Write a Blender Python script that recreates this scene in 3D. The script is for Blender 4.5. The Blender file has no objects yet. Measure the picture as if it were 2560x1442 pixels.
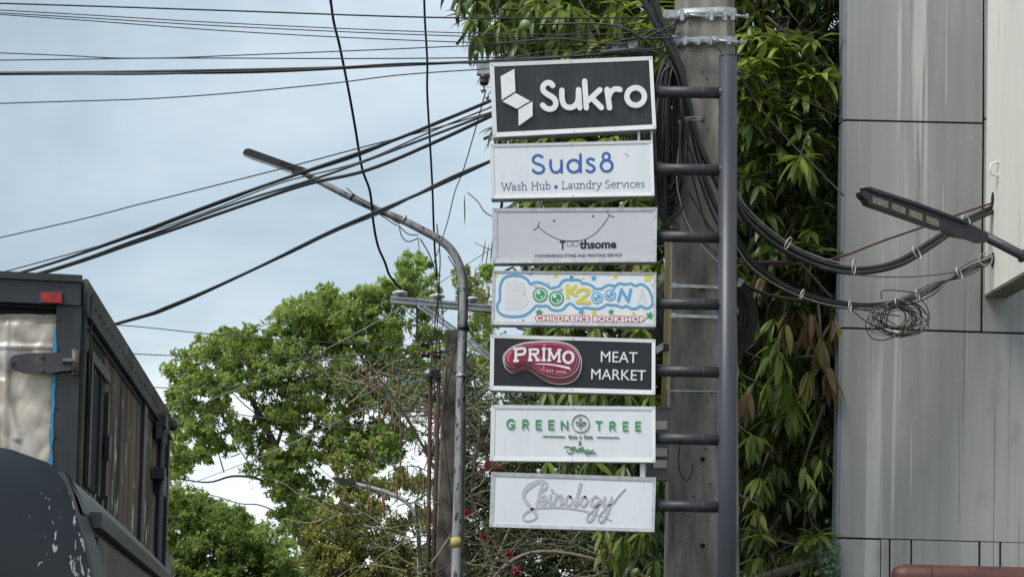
import bpy, math, random
import numpy as np
from mathutils import Vector, Matrix
R_ = math.radians
random.seed(7); rng = np.random.default_rng(7)
scene = bpy.context.scene
COL = scene.collection

# ------------------------------------------------------------------ camera
F = 5134.0; HZ = 1700.0; CX = 1280.0; ROLL = R_(0.6); EYE = Vector((0, 0, 1.5))
RT = Vector((math.cos(ROLL), 0, math.sin(ROLL))); UP = Vector((-math.sin(ROLL), 0, math.cos(ROLL))); FW = Vector((0, 1, 0))
cd = bpy.data.cameras.new('camera'); cam = bpy.data.objects.new('camera', cd); COL.objects.link(cam)
cd.sensor_width = 36; cd.lens = F / 2560 * 36; cd.shift_y = (HZ - 721) / 2560; cd.clip_end = 3000; cd.clip_start = 0.05
m = Matrix.Identity(4)
for i in range(3):
    m[i][0] = RT[i]; m[i][1] = UP[i]; m[i][2] = -FW[i]; m[i][3] = EYE[i]
cam.matrix_world = m
scene.camera = cam

# ------------------------------------------------------------------ light
SUN_EL, SUN_AZ = R_(54), R_(226)          # azimuth from +Y clockwise
w = bpy.data.worlds.new('World'); scene.world = w; w.use_nodes = True
nt = w.node_tree; nd = nt.nodes; lk = nt.links
bg = nd['Background']; bg.inputs[1].default_value = 0.10
sky = nd.new('ShaderNodeTexSky'); sky.sky_type = 'NISHITA'; sky.sun_disc = False
sky.sun_elevation = SUN_EL; sky.sun_rotation = SUN_AZ; sky.altitude = 0; sky.air_density = 1.2; sky.dust_density = 2.0
tc = nd.new('ShaderNodeTexCoord')
mp = nd.new('ShaderNodeMapping'); mp.inputs['Scale'].default_value = (1.0, 1.0, 2.0); mp.inputs['Location'].default_value = (3.1, 0.4, 0.35)
mp.inputs['Rotation'].default_value = (0.0, R_(14), 0)
lk.new(tc.outputs['Generated'], mp.inputs['Vector'])
n1 = nd.new('ShaderNodeTexNoise'); n1.inputs['Scale'].default_value = 5.5; n1.inputs['Detail'].default_value = 5; n1.inputs['Roughness'].default_value = 0.5
n1.inputs['Distortion'].default_value = 0.35
lk.new(mp.outputs[0], n1.inputs['Vector'])
cr = nd.new('ShaderNodeValToRGB')
cr.color_ramp.elements[0].position = 0.32; cr.color_ramp.elements[0].color = (1.92, 2.38, 2.78, 1)
cr.color_ramp.elements[1].position = 0.70; cr.color_ramp.elements[1].color = (3.2, 3.65, 4.0, 1)
e = cr.color_ramp.elements.new(0.48); e.color = (2.32, 2.86, 3.28, 1)
lk.new(n1.outputs['Fac'], cr.inputs['Fac'])
mx = nd.new('ShaderNodeMix'); mx.data_type = 'RGBA'; mx.inputs['Factor'].default_value = 0.9
lk.new(sky.outputs[0], mx.inputs[6]); lk.new(cr.outputs[0], mx.inputs[7])
# paler, whiter band of cloud low over the horizon, all the way round
sep = nd.new('ShaderNodeSeparateXYZ'); lk.new(tc.outputs['Generated'], sep.inputs[0])
n2 = nd.new('ShaderNodeTexNoise'); n2.inputs['Scale'].default_value = 9.0; n2.inputs['Detail'].default_value = 5
lk.new(mp.outputs[0], n2.inputs['Vector'])
ma = nd.new('ShaderNodeMath'); ma.operation = 'MULTIPLY_ADD'; ma.inputs[1].default_value = 0.16
lk.new(n2.outputs['Fac'], ma.inputs[0]); lk.new(sep.outputs['Z'], ma.inputs[2])
r2 = nd.new('ShaderNodeMapRange'); r2.inputs[1].default_value = 0.17; r2.inputs[2].default_value = 0.25; r2.inputs[3].default_value = 0.9; r2.inputs[4].default_value = 0.0
r2.interpolation_type = 'SMOOTHSTEP'
lk.new(ma.outputs[0], r2.inputs[0])
mx2 = nd.new('ShaderNodeMix'); mx2.data_type = 'RGBA'; mx2.inputs[7].default_value = (4.7, 5.05, 5.15, 1)
lk.new(r2.outputs[0], mx2.inputs['Factor']); lk.new(mx.outputs[2], mx2.inputs[6]); lk.new(mx2.outputs[2], bg.inputs[0])
sd = bpy.data.lights.new('sun', 'SUN'); sd.energy = 1.5; sd.angle = R_(25); sd.color = (1, 0.965, 0.91)
so = bpy.data.objects.new('sun', sd); COL.objects.link(so)
sdir = Vector((math.sin(SUN_AZ) * math.cos(SUN_EL), math.cos(SUN_AZ) * math.cos(SUN_EL), math.sin(SUN_EL)))
so.rotation_euler = sdir.to_track_quat('Z', 'Y').to_euler(); so.location = (0, -5, 20)
vs = scene.view_settings; vs.view_transform = 'Standard'; vs.look = 'None'; vs.gamma = 1; vs.use_curve_mapping = False; vs.exposure = 1.2

# ------------------------------------------------------------------ mapping helpers
def P(px, py, Y):
    return EYE + FW * Y + RT * (Y * (px - CX) / F) + UP * (Y * (HZ - py) / F)
def S(px, Y): return px * Y / F
def Rp(px, py, p0, n):                         # where the sight line meets a real plane
    d = P(px, py, 1.0) - EYE
    return EYE + d * ((p0 - EYE).dot(n) / d.dot(n))
STREET = (P(834, 1700, 1.0) - EYE); STREET.z = 0; STREET.normalize()
CROSS = Vector((STREET.y, -STREET.x, 0))       # to the right, square to the street
ZU = Vector((0, 0, 1))

# ------------------------------------------------------------------ materials
MATS = {}
def pmat(name, c1, c2=None, scale=8, rough=0.6, metal=0.0, bump=0.0, stretch=(1, 1, 1), lo=0.35, hi=0.65, detail=6,
         spots=None, spot_scale=30, spot_lo=0.62, spot_hi=0.68, spot_stretch=(1, 1, 1), spec=0.5, bscale=None, coord='Object'):
    if name in MATS: return MATS[name]
    mt = bpy.data.materials.new(name); mt.use_nodes = True; MATS[name] = mt
    t = mt.node_tree; n = t.nodes; l = t.links; b = n['Principled BSDF']
    b.inputs['Roughness'].default_value = rough; b.inputs['Metallic'].default_value = metal
    b.inputs['Specular IOR Level'].default_value = spec
    if c2 is None: c2 = tuple(x * 0.82 for x in c1)
    tc = n.new('ShaderNodeTexCoord')
    mp = n.new('ShaderNodeMapping'); mp.inputs['Scale'].default_value = stretch; l.new(tc.outputs[coord], mp.inputs[0])
    no = n.new('ShaderNodeTexNoise'); no.inputs['Scale'].default_value = scale; no.inputs['Detail'].default_value = detail; l.new(mp.outputs[0], no.inputs['Vector'])
    r = n.new('ShaderNodeValToRGB'); r.color_ramp.elements[0].position = lo; r.color_ramp.elements[1].position = hi
    r.color_ramp.elements[0].color = (*c2, 1); r.color_ramp.elements[1].color = (*c1, 1); l.new(no.outputs['Fac'], r.inputs[0])
    out = r.outputs[0]
    if spots:
        mp2 = n.new('ShaderNodeMapping'); mp2.inputs['Scale'].default_value = spot_stretch; l.new(tc.outputs[coord], mp2.inputs[0])
        n2 = n.new('ShaderNodeTexNoise'); n2.inputs['Scale'].default_value = spot_scale; n2.inputs['Detail'].default_value = 8; l.new(mp2.outputs[0], n2.inputs['Vector'])
        mr = n.new('ShaderNodeMapRange'); mr.inputs[1].default_value = spot_lo; mr.inputs[2].default_value = spot_hi; l.new(n2.outputs['Fac'], mr.inputs[0])
        mi = n.new('ShaderNodeMix'); mi.data_type = 'RGBA'; l.new(mr.outputs[0], mi.inputs['Factor']); l.new(out, mi.inputs[6]); mi.inputs[7].default_value = (*spots, 1)
        out = mi.outputs[2]
    l.new(out, b.inputs['Base Color'])
    if bump:
        bn = n.new('ShaderNodeTexNoise'); bn.inputs['Scale'].default_value = bscale or scale * 3; bn.inputs['Detail'].default_value = 6; l.new(mp.outputs[0], bn.inputs['Vector'])
        bp = n.new('ShaderNodeBump'); bp.inputs['Strength'].default_value = bump; bp.inputs['Distance'].default_value = 0.01
        l.new(bn.outputs['Fac'], bp.inputs['Height']); l.new(bp.outputs[0], b.inputs['Normal'])
    return mt

def leafmat(name, stops, rough=0.42, trans=0.25, spec=0.5):
    mt = bpy.data.materials.new(name); mt.use_nodes = True; MATS[name] = mt
    t = mt.node_tree; n = t.nodes; l = t.links; b = n['Principled BSDF']
    b.inputs['Roughness'].default_value = rough; b.inputs['Specular IOR Level'].default_value = spec
    at = n.new('ShaderNodeAttribute'); at.attribute_name = 'tint'
    oi = n.new('ShaderNodeObjectInfo')
    # object colour's red channel carries the tint of a leaf that is an object of its own
    sp = n.new('ShaderNodeSeparateColor'); l.new(oi.outputs['Color'], sp.inputs[0])
    ad = n.new('ShaderNodeMath'); ad.operation = 'ADD'; l.new(at.outputs['Fac'], ad.inputs[0]); l.new(sp.outputs[0], ad.inputs[1])
    r = n.new('ShaderNodeValToRGB'); el = r.color_ramp.elements
    el[0].position = stops[0][0]; el[0].color = (*stops[0][1], 1); el[1].position = stops[-1][0]; el[1].color = (*stops[-1][1], 1)
    for p, c in stops[1:-1]:
        q = el.new(p); q.color = (*c, 1)
    l.new(ad.outputs[0], r.inputs[0]); l.new(r.outputs[0], b.inputs['Base Color'])
    tr = n.new('ShaderNodeBsdfTranslucent'); l.new(r.outputs[0], tr.inputs[0])
    ms = n.new('ShaderNodeMixShader'); ms.inputs[0].default_value = trans
    l.new(b.outputs[0], ms.inputs[1]); l.new(tr.outputs[0], ms.inputs[2]); l.new(ms.outputs[0], n['Material Output'].inputs[0])
    return mt

# ------------------------------------------------------------------ object helpers
def tag(o, label=None, cat=None, group=None, kind=None):
    if label: o['label'] = label
    if cat: o['category'] = cat
    if group: o['group'] = group
    if kind: o['kind'] = kind
    return o
def empty(name, loc, label, cat, group=None):
    o = bpy.data.objects.new(name, None); o.location = loc; o.empty_display_size = 0.2; COL.objects.link(o)
    return tag(o, label, cat, group)
def wloc(o):
    v = Vector((0, 0, 0))
    while o: v = v + o.location; o = o.parent
    return v
class MB:
    def __init__(s): s.V = []; s.F = []
    def add(s, vf):
        V, Fc = vf; b = len(s.V); s.V += [tuple(v) for v in V]; s.F += [tuple(i + b for i in f) for f in Fc]; return s
    def obj(s, name, mat, parent=None, smooth=False, origin=None):
        o0 = wloc(parent) if parent else (origin or Vector((0, 0, 0)))
        me = bpy.data.meshes.new(name)
        me.from_pydata([(v[0] - o0[0], v[1] - o0[1], v[2] - o0[2]) for v in s.V], [], s.F)
        me.materials.append(mat)
        if smooth: me.polygons.foreach_set('use_smooth', [True] * len(me.polygons))
        me.update()
        o = bpy.data.objects.new(name, me); COL.objects.link(o)
        if parent: o.parent = parent
        else: o.location = o0
        return o
def one(vf, name, mat, parent=None, smooth=False, origin=None): return MB().add(vf).obj(name, mat, parent, smooth, origin)
def bigmesh(name, V, Q, mat, parent=None, tint=None, nper=None):
    o0 = wloc(parent) if parent else Vector((0, 0, 0))
    V = V - np.array(o0); me = bpy.data.meshes.new(name); nq, k = Q.shape
    me.vertices.add(len(V)); me.vertices.foreach_set('co', V.astype(np.float32).ravel())
    me.loops.add(nq * k); me.loops.foreach_set('vertex_index', Q.astype(np.int32).ravel())
    me.polygons.add(nq); me.polygons.foreach_set('loop_start', np.arange(0, nq * k, k, dtype=np.int32))
    me.polygons.foreach_set('loop_total', np.full(nq, k, dtype=np.int32))
    me.update(calc_edges=True)
    if tint is not None:
        a = me.attributes.new('tint', 'FLOAT', 'FACE'); a.data.foreach_set('value', tint.astype(np.float32))
    me.materials.append(mat)
    o = bpy.data.objects.new(name, me); COL.objects.link(o); o.parent = parent; o.color = (0, 0, 0, 1)
    return o

def catmull(pts, n=8, closed=False):
    pts = [tuple(map(float, p)) for p in pts]
    if len(pts) < 3: return pts
    N = len(pts); out = []
    rngi = range(N) if closed else range(N - 1)
    for i in rngi:
        if closed: p0, p1, p2, p3 = pts[(i - 1) % N], pts[i], pts[(i + 1) % N], pts[(i + 2) % N]
        else:
            p1, p2 = pts[i], pts[i + 1]
            p0 = pts[i - 1] if i > 0 else tuple(2 * a - b for a, b in zip(p1, p2))
            p3 = pts[i + 2] if i + 2 < N else tuple(2 * b - a for a, b in zip(p1, p2))
        for k in range(n):
            t = k / n
            out.append(tuple(0.5 * ((2 * b) + (-a + c) * t + (2 * a - 5 * b + 4 * c - d) * t * t + (-a + 3 * b - 3 * c + d) * t ** 3) for a, b, c, d in zip(p0, p1, p2, p3)))
    if not closed: out.append(pts[-1])
    return out

def tube(pts, rad, sides=8, closed=False, cap=True):
    pts = [Vector(p) for p in pts]; n = len(pts)
    if not hasattr(rad, '__len__'): rad = [rad] * n
    V = []; Fc = []
    t0 = (pts[1] - pts[0]).normalized(); ref = Vector((0, 0, 1)) if abs(t0.z) < 0.9 else Vector((0, 1, 0))
    nrm = t0.cross(ref).normalized()
    for i in range(n):
        a = pts[i - 1] if (i > 0 or closed) else pts[i]; b = pts[(i + 1) % n] if (i < n - 1 or closed) else pts[i]
        t = (b - a)
        if t.length < 1e-9: t = t0.copy()
        t.normalize(); nrm = (nrm - t * nrm.dot(t))
        if nrm.length < 1e-6: nrm = t.cross(Vector((0.3, 0.2, 1)))
        nrm.normalize(); bn = t.cross(nrm)
        for k in range(sides):
            an = 2 * math.pi * k / sides
            V.append(pts[i] + nrm * (math.cos(an) * rad[i]) + bn * (math.sin(an) * rad[i]))
    for i in range(n if closed else n - 1):
        j = (i + 1) % n
        for k in range(sides):
            k2 = (k + 1) % sides
            Fc.append((i * sides + k, i * sides + k2, j * sides + k2, j * sides + k))
    if cap and not closed:
        Fc.append(tuple(range(sides))[::-1]); Fc.append(tuple((n - 1) * sides + k for k in range(sides)))
    return V, Fc
def prism(poly, off):
    """poly: world points of the near face; off: vector to the far face"""
    poly = [Vector(p) for p in poly]; n = len(poly)
    V = poly + [p + off for p in poly]
    Fc = [tuple(range(n)), tuple(range(n, 2 * n))[::-1]] + [(i, n + i, n + (i + 1) % n, (i + 1) % n) for i in range(n)]
    return V, Fc
def box(c, ax, ay, az):
    c = Vector(c); ax = Vector(ax); ay = Vector(ay); az = Vector(az)
    return prism([c - ax - ay - az, c + ax - ay - az, c + ax - ay + az, c - ax - ay + az], ay * 2)
def pxbox(x0, y0, x1, y1, Y, th): return prism([P(x0, y1, Y), P(x1, y1, Y), P(x1, y0, Y), P(x0, y0, Y)], Vector((0, th, 0)))
def ppoly(pts, Y, th, rise=0.0): return prism([P(x, y, Y) for x, y in pts], Vector((0, th, th * rise)))
def lathe(c, prof, ax=Vector((0, 0, 1)), seg=14):
    ax = ax.normalized(); u = ax.orthogonal().normalized(); v = ax.cross(u); V = []; Fc = []
    for (h, r) in prof:
        for k in range(seg):
            a = 2 * math.pi * k / seg; V.append(Vector(c) + ax * h + u * (math.cos(a) * r) + v * (math.sin(a) * r))
    for i in range(len(prof) - 1):
        for k in range(seg):
            k2 = (k + 1) % seg; Fc.append((i * seg + k, i * seg + k2, (i + 1) * seg + k2, (i + 1) * seg + k))
    Fc.append(tuple(range(seg))[::-1]); Fc.append(tuple((len(prof) - 1) * seg + k for k in range(seg)))
    return V, Fc

def ribbon(pts, w, Y, th, smooth=True, closed=False, n=6, square=False):
    """a flat stroke in the upright plane at distance Y, pts in photo pixels (x, y[, w])"""
    if smooth: pts = catmull(pts, n, closed)
    N = len(pts); W = [(p[2] if len(p) > 2 else w) / 2 for p in pts]
    L = []; Rr = []
    for i in range(N):
        a = pts[i - 1] if (i > 0 or closed) else pts[i]; b = pts[(i + 1) % N] if (i < N - 1 or closed) else pts[i]
        dx, dy = b[0] - a[0], b[1] - a[1]; q = math.hypot(dx, dy) or 1; nx, ny = -dy / q, dx / q
        L.append((pts[i][0] + nx * W[i], pts[i][1] + ny * W[i])); Rr.append((pts[i][0] - nx * W[i], pts[i][1] - ny * W[i]))
    V = []; Fc = []; off = Vector((0, th, 0))
    if closed:
        for q in L: V.append(P(*q, Y))
        for q in Rr: V.append(P(*q, Y))
        V += [v + off for v in V]
        for i in range(N):
            j = (i + 1) % N
            Fc += [(i, j, N + j, N + i), (2 * N + i, 3 * N + i, 3 * N + j, 2 * N + j), (i, 2 * N + i, 2 * N + j, j), (N + i, N + j, 3 * N + j, 3 * N + i)]
        return V, Fc
    def capx(c, p, q, s):
        if square: return []
        a0 = math.atan2(p[1] - c[1], p[0] - c[0]); r = math.hypot(p[0] - c[0], p[1] - c[1])
        return [(c[0] + r * math.cos(a0 + s * math.pi * k / 6), c[1] + r * math.sin(a0 + s * math.pi * k / 6)) for k in range(1, 6)]
    e = capx(pts[-1], L[-1], Rr[-1], -1); s = capx(pts[0], Rr[0], L[0], -1)
    out = L + e + Rr[::-1] + s
    M = len(out); V = [P(*q, Y) for q in out]; V += [v + off for v in V]
    ne = len(e)
    iR = lambda i: N + ne + (N - 1 - i)
    Fc = []
    for i in range(N - 1):
        Fc.append((i, i + 1, iR(i + 1))); Fc.append((i, iR(i + 1), iR(i))); Fc.append((M + i, M + iR(i), M + iR(i + 1), M + i + 1))
    if ne:
        f = [N - 1] + list(range(N, N + ne)) + [iR(N - 1)]; Fc.append(tuple(f)); Fc.append(tuple(M + k for k in f[::-1]))
        f = [iR(0)] + list(range(2 * N + ne, M)) + [0]; Fc.append(tuple(f)); Fc.append(tuple(M + k for k in f[::-1]))
    for i in range(M):
        j = (i + 1) % M; Fc.append((i, M + i, M + j, j))
    return V, Fc
def disc(cx, cy, r, Y, th, seg=20): return ppoly([(cx + r * math.cos(2 * math.pi * k / seg), cy + r * math.sin(2 * math.pi * k / seg)) for k in range(seg)], Y, th)
def ring(cx, cy, r, w, Y, th, seg=28, ry=None):
    ry = ry or r
    return ribbon([(cx + r * math.cos(2 * math.pi * k / seg), cy + ry * math.sin(2 * math.pi * k / seg)) for k in range(seg)], w, Y, th, smooth=False, closed=True)
def text_vf(body, quad, Y, th, bold=0.0, space=1.0, shear=0.0):
    """built-in lettering set into a pixel quad TL,TR,BR,BL"""
    c = bpy.data.curves.new('t', 'FONT'); c.body = body; c.extrude = 0.5; c.offset = bold; c.space_character = space; c.shear = shear; c.resolution_u = 3
    o = bpy.data.objects.new('t', c); me = bpy.data.meshes.new_from_object(o)
    vs = [v.co.copy() for v in me.vertices]; fs = [tuple(p.vertices) for p in me.polygons]
    bpy.data.objects.remove(o); bpy.data.curves.remove(c); bpy.data.meshes.remove(me)
    x0 = min(v.x for v in vs); x1 = max(v.x for v in vs); y0 = min(v.y for v in vs); y1 = max(v.y for v in vs)
    V = []
    for v in vs:
        a = (v.x - x0) / (x1 - x0); b = (y1 - v.y) / (y1 - y0)
        px = [(1 - a) * ((1 - b) * quad[0][k] + b * quad[3][k]) + a * ((1 - b) * quad[1][k] + b * quad[2][k]) for k in (0, 1)]
        V.append(P(*px, Y) + Vector((0, (0.5 - v.z) * th, 0)))
    return V, fs

# ================================================================== MATERIAL LIST
M_white = pmat('white_paint', (0.78, 0.79, 0.80), (0.70, 0.71, 0.72), scale=3, rough=0.45, stretch=(1, 1, 0.3), spots=(0.55, 0.55, 0.53), spot_scale=14, spot_lo=0.64, spot_hi=0.8, spot_stretch=(3, 1, 0.5))
M_face = pmat('white_acrylic', (0.74, 0.76, 0.79), (0.68, 0.70, 0.74), scale=2.5, rough=0.35, stretch=(1.6, 1, 0.3), spots=(0.50, 0.51, 0.52), spot_scale=7, spot_lo=0.64, spot_hi=0.85, spot_stretch=(5, 1, 0.35))
M_facegrey = pmat('grey_lilac_acrylic', (0.56, 0.55, 0.60), (0.52, 0.51, 0.56), scale=3, rough=0.35)
M_alu = pmat('aluminium_frame', (0.62, 0.63, 0.64), (0.46, 0.47, 0.48), scale=9, rough=0.38, metal=0.35, stretch=(2, 2, 2))
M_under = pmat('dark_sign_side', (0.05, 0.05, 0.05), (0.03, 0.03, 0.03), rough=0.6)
M_side = pmat('grey_sign_side', (0.42, 0.42, 0.42), (0.28, 0.28, 0.28), scale=10, rough=0.5)
M_black = pmat('black_acrylic', (0.030, 0.030, 0.033), (0.021, 0.021, 0.023), scale=4, rough=0.32, stretch=(3, 1, 0.4), spots=(0.075, 0.075, 0.078), spot_scale=9, spot_lo=0.6, spot_hi=0.85, spot_stretch=(5, 1, 0.3))
M_navy = pmat('blue_black_acrylic', (0.013, 0.014, 0.019), (0.009, 0.010, 0.014), scale=4, rough=0.35)
M_letter = pmat('white_letter', (0.80, 0.80, 0.82), (0.74, 0.74, 0.76), scale=12, rough=0.4)
M_dirtgreen = pmat('mossy_letter_side', (0.22, 0.26, 0.2), rough=0.7)
M_blue = pmat('blue_letter', (0.045, 0.14, 0.38), (0.04, 0.12, 0.34), scale=12, rough=0.4)
M_slate = pmat('slate_blue_letter', (0.10, 0.15, 0.25), rough=0.45)
M_ink = pmat('black_print', (0.02, 0.02, 0.025), rough=0.5)
M_sky = pmat('sky_blue_print', (0.12, 0.36, 0.60), (0.11, 0.33, 0.56), rough=0.4)
M_pale = pmat('faded_print', (0.66, 0.67, 0.69), (0.63, 0.64, 0.66), scale=10, rough=0.4)
M_fill = pmat('pale_print', (0.72, 0.74, 0.77), (0.69, 0.71, 0.74), scale=6, rough=0.4)
M_green = pmat('green_print', (0.05, 0.32, 0.13), rough=0.4)
M_yellow = pmat('yellow_print', (0.66, 0.60, 0.09), (0.6, 0.55, 0.1), scale=20, rough=0.4)
M_red = pmat('red_print', (0.50, 0.07, 0.06), rough=0.4)
M_cream = pmat('cream_print', (0.72, 0.66, 0.63), rough=0.4)
M_meat = pmat('crimson_print', (0.27, 0.018, 0.055), (0.19, 0.014, 0.045), scale=14, rough=0.35)
M_meatd = pmat('maroon_print', (0.115, 0.010, 0.022), (0.085, 0.01, 0.018), scale=14, rough=0.35)
M_pink = pmat('pink_print', (0.56, 0.10, 0.22), rough=0.35)
M_leafg = pmat('green_letter', (0.07, 0.34, 0.11), rough=0.4)
M_olive = pmat('grey_green_letter', (0.16, 0.24, 0.19), rough=0.45)
M_silver = pmat('silver_letter', (0.50, 0.50, 0.52), (0.46, 0.46, 0.48), scale=10, rough=0.4)
M_post = pmat('grey_post_paint', (0.050, 0.053, 0.066), (0.039, 0.041, 0.051), scale=5, rough=0.42, stretch=(1, 1, 0.3), bump=0.05)
M_arm = pmat('charcoal_arm_paint', (0.042, 0.043, 0.049), (0.026, 0.026, 0.030), scale=12, rough=0.5, spots=(0.10, 0.09, 0.08), spot_scale=40, spot_lo=0.68, spot_hi=0.75, bump=0.08)
M_conc = pmat('old_concrete', (0.275, 0.262, 0.235), (0.125, 0.118, 0.104), scale=4.5, rough=0.9, stretch=(2.2, 2.2, 0.5), bump=0.35, bscale=14, detail=10,
              spots=(0.045, 0.042, 0.038), spot_scale=16, spot_lo=0.66, spot_hi=0.72, spot_stretch=(1.5, 1.5, 1))
M_conc2 = pmat('stained_concrete', (0.21, 0.195, 0.165), (0.07, 0.062, 0.055), scale=6, rough=0.9, stretch=(1.3, 1.3, 0.7), bump=0.4, detail=10, lo=0.4, hi=0.62)
M_galv = pmat('galvanised_steel', (0.46, 0.48, 0.50), (0.28, 0.29, 0.31), scale=14, rough=0.42, metal=0.55, detail=8, bump=0.1)
M_galvold = pmat('worn_galvanised_pole', (0.40, 0.40, 0.41), (0.17, 0.17, 0.175), scale=5, rough=0.5, metal=0.35, stretch=(3, 3, 0.5), detail=9, spots=(0.04, 0.04, 0.045), spot_scale=12, spot_lo=0.58, spot_hi=0.63, spot_stretch=(2, 2, 0.7))
M_galvlamp = pmat('dull_lamp_arm', (0.34, 0.34, 0.34), (0.21, 0.21, 0.21), scale=8, rough=0.55, metal=0.2, stretch=(0.6, 1, 1))
M_cable = pmat('black_cable', (0.022, 0.022, 0.024), (0.013, 0.013, 0.015), scale=6, rough=0.45)
M_cableg = pmat('dusty_cable', (0.07, 0.07, 0.075), (0.03, 0.03, 0.032), scale=9, rough=0.6)
M_wireg = pmat('pale_wire', (0.42, 0.42, 0.40), (0.25, 0.25, 0.24), scale=20, rough=0.5)
M_wirered = pmat('red_wire', (0.12, 0.02, 0.022), (0.03, 0.02, 0.02), scale=5, rough=0.5)
M_tie = pmat('white_cable_tie', (0.48, 0.48, 0.46), rough=0.5)
M_yconduit = pmat('yellow_conduit', (0.46, 0.36, 0.13), (0.33, 0.25, 0.09), scale=8, rough=0.6, stretch=(1, 1, 0.4), spots=(0.14, 0.10, 0.05), spot_scale=22, spot_lo=0.62, spot_hi=0.7)
M_boxgrey = pmat('grey_meter_box', (0.20, 0.20, 0.195), (0.11, 0.11, 0.105), scale=8, rough=0.7, bump=0.1)
M_tagp = pmat('pale_tag', (0.60, 0.55, 0.49), (0.46, 0.42, 0.38), scale=16, rough=0.6)
M_rust = pmat('rusty_pipe', (0.070, 0.030, 0.024), (0.034, 0.018, 0.016), scale=7, rough=0.8, stretch=(1, 1, 0.3), bump=0.15)
M_redpipe = pmat('red_oxide_pipe', (0.185, 0.062, 0.042), (0.085, 0.034, 0.030), scale=3, rough=0.5, stretch=(0.7, 1, 1), spots=(0.34, 0.24, 0.20), spot_scale=15, spot_lo=0.68, spot_hi=0.76, bump=0.15)
M_porc = pmat('brown_porcelain', (0.045, 0.022, 0.018), rough=0.2)
M_porcw = pmat('white_porcelain', (0.66, 0.69, 0.70), (0.5, 0.53, 0.54), scale=10, rough=0.3)
M_lampk = pmat('black_lamp_case', (0.020, 0.020, 0.022), (0.012, 0.012, 0.013), rough=0.42)
M_lampg = pmat('grey_lamp_plate', (0.33, 0.33, 0.34), (0.2, 0.2, 0.2), scale=14, rough=0.5)
M_led = pmat('led_window', (0.14, 0.125, 0.085), (0.09, 0.08, 0.055), scale=70, rough=0.3, spots=(0.26, 0.24, 0.17), spot_scale=120, spot_lo=0.55, spot_hi=0.6)
def facade_mat():
    mt = pmat('weathered_cladding', (0.365, 0.362, 0.352), (0.25, 0.249, 0.247), scale=1.15, rough=0.72, spec=0.3, stretch=(1.3, 1.3, 0.22), lo=0.36, hi=0.64, detail=7,
              spots=(0.45, 0.45, 0.43), spot_scale=2.2, spot_lo=0.60, spot_hi=0.66, spot_stretch=(3.4, 3.4, 0.09), bump=0.05, coord='Object')
    t = mt.node_tree; n = t.nodes; l = t.links; b = n['Principled BSDF']
    src = b.inputs['Base Color'].links[0].from_socket; tc = n['Texture Coordinate']
    mp = n.new('ShaderNodeMapping'); mp.inputs['Scale'].default_value = (5, 5, 0.16); l.new(tc.outputs['Object'], mp.inputs[0])
    a = n.new('ShaderNodeTexNoise'); a.inputs['Scale'].default_value = 3; a.inputs['Detail'].default_value = 6; l.new(mp.outputs[0], a.inputs['Vector'])
    mr = n.new('ShaderNodeMapRange'); mr.inputs[1].default_value = 0.3; mr.inputs[2].default_value = 0.7; mr.inputs[3].default_value = 0.92; mr.inputs[4].default_value = 1.06; l.new(a.outputs['Fac'], mr.inputs[0])
    m1 = n.new('ShaderNodeMix'); m1.data_type = 'RGBA'; m1.blend_type = 'MULTIPLY'; m1.inputs['Factor'].default_value = 1; l.new(src, m1.inputs[6]); l.new(mr.outputs[0], m1.inputs[7])
    s = n.new('ShaderNodeTexNoise'); s.inputs['Scale'].default_value = 26; s.inputs['Detail'].default_value = 3; l.new(tc.outputs['Object'], s.inputs['Vector'])
    mr2 = n.new('ShaderNodeMapRange'); mr2.inputs[1].default_value = 0.72; mr2.inputs[2].default_value = 0.76; mr2.inputs[4].default_value = 0.6; l.new(s.outputs['Fac'], mr2.inputs[0])
    m2 = n.new('ShaderNodeMix'); m2.data_type = 'RGBA'; l.new(mr2.outputs[0], m2.inputs['Factor']); l.new(m1.outputs[2], m2.inputs[6]); m2.inputs[7].default_value = (0.5, 0.5, 0.47, 1)
    cur = m2.outputs[2]
    for sc, st, lo_, hi_, col, amt in ((9, (3.2, 3.2, .035), .655, .675, (0.13, 0.125, 0.115), .55), (11, (3.0, 3.0, .03), .66, .68, (0.60, 0.60, 0.56), .5), (5, (1, 1, .5), .60, .78, (0.16, 0.15, 0.14), .35)):
        mq = n.new('ShaderNodeMapping'); mq.inputs['Scale'].default_value = st; mq.inputs['Location'].default_value = (sc, 1, 0); l.new(tc.outputs['Object'], mq.inputs[0])
        q = n.new('ShaderNodeTexNoise'); q.inputs['Scale'].default_value = sc; q.inputs['Detail'].default_value = 5; q.inputs['Distortion'].default_value = .1; l.new(mq.outputs[0], q.inputs['Vector'])
        r_q = n.new('ShaderNodeMapRange'); r_q.inputs[1].default_value = lo_; r_q.inputs[2].default_value = hi_; r_q.inputs[4].default_value = amt; l.new(q.outputs['Fac'], r_q.inputs[0])
        m3 = n.new('ShaderNodeMix'); m3.data_type = 'RGBA'; l.new(r_q.outputs[0], m3.inputs['Factor']); l.new(cur, m3.inputs[6]); m3.inputs[7].default_value = (*col, 1); cur = m3.outputs[2]
    l.new(cur, b.inputs['Base Color'])
    return mt
M_fac = facade_mat()
M_facedge = pmat('blue_grey_edge', (0.22, 0.24, 0.27), (0.15, 0.165, 0.19), scale=4, rough=0.5, stretch=(1, 1, 0.2))
M_gap = pmat('dark_joint', (0.02, 0.02, 0.021), rough=0.9)
M_fin = pmat('cream_render', (0.74, 0.74, 0.69), (0.66, 0.66, 0.61), scale=1.6, rough=0.8, stretch=(2, 2, 0.25), bump=0.25, bscale=22, spots=(0.35, 0.34, 0.30), spot_scale=6, spot_lo=0.66, spot_hi=0.8, spot_stretch=(2, 2, 0.15))
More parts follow.
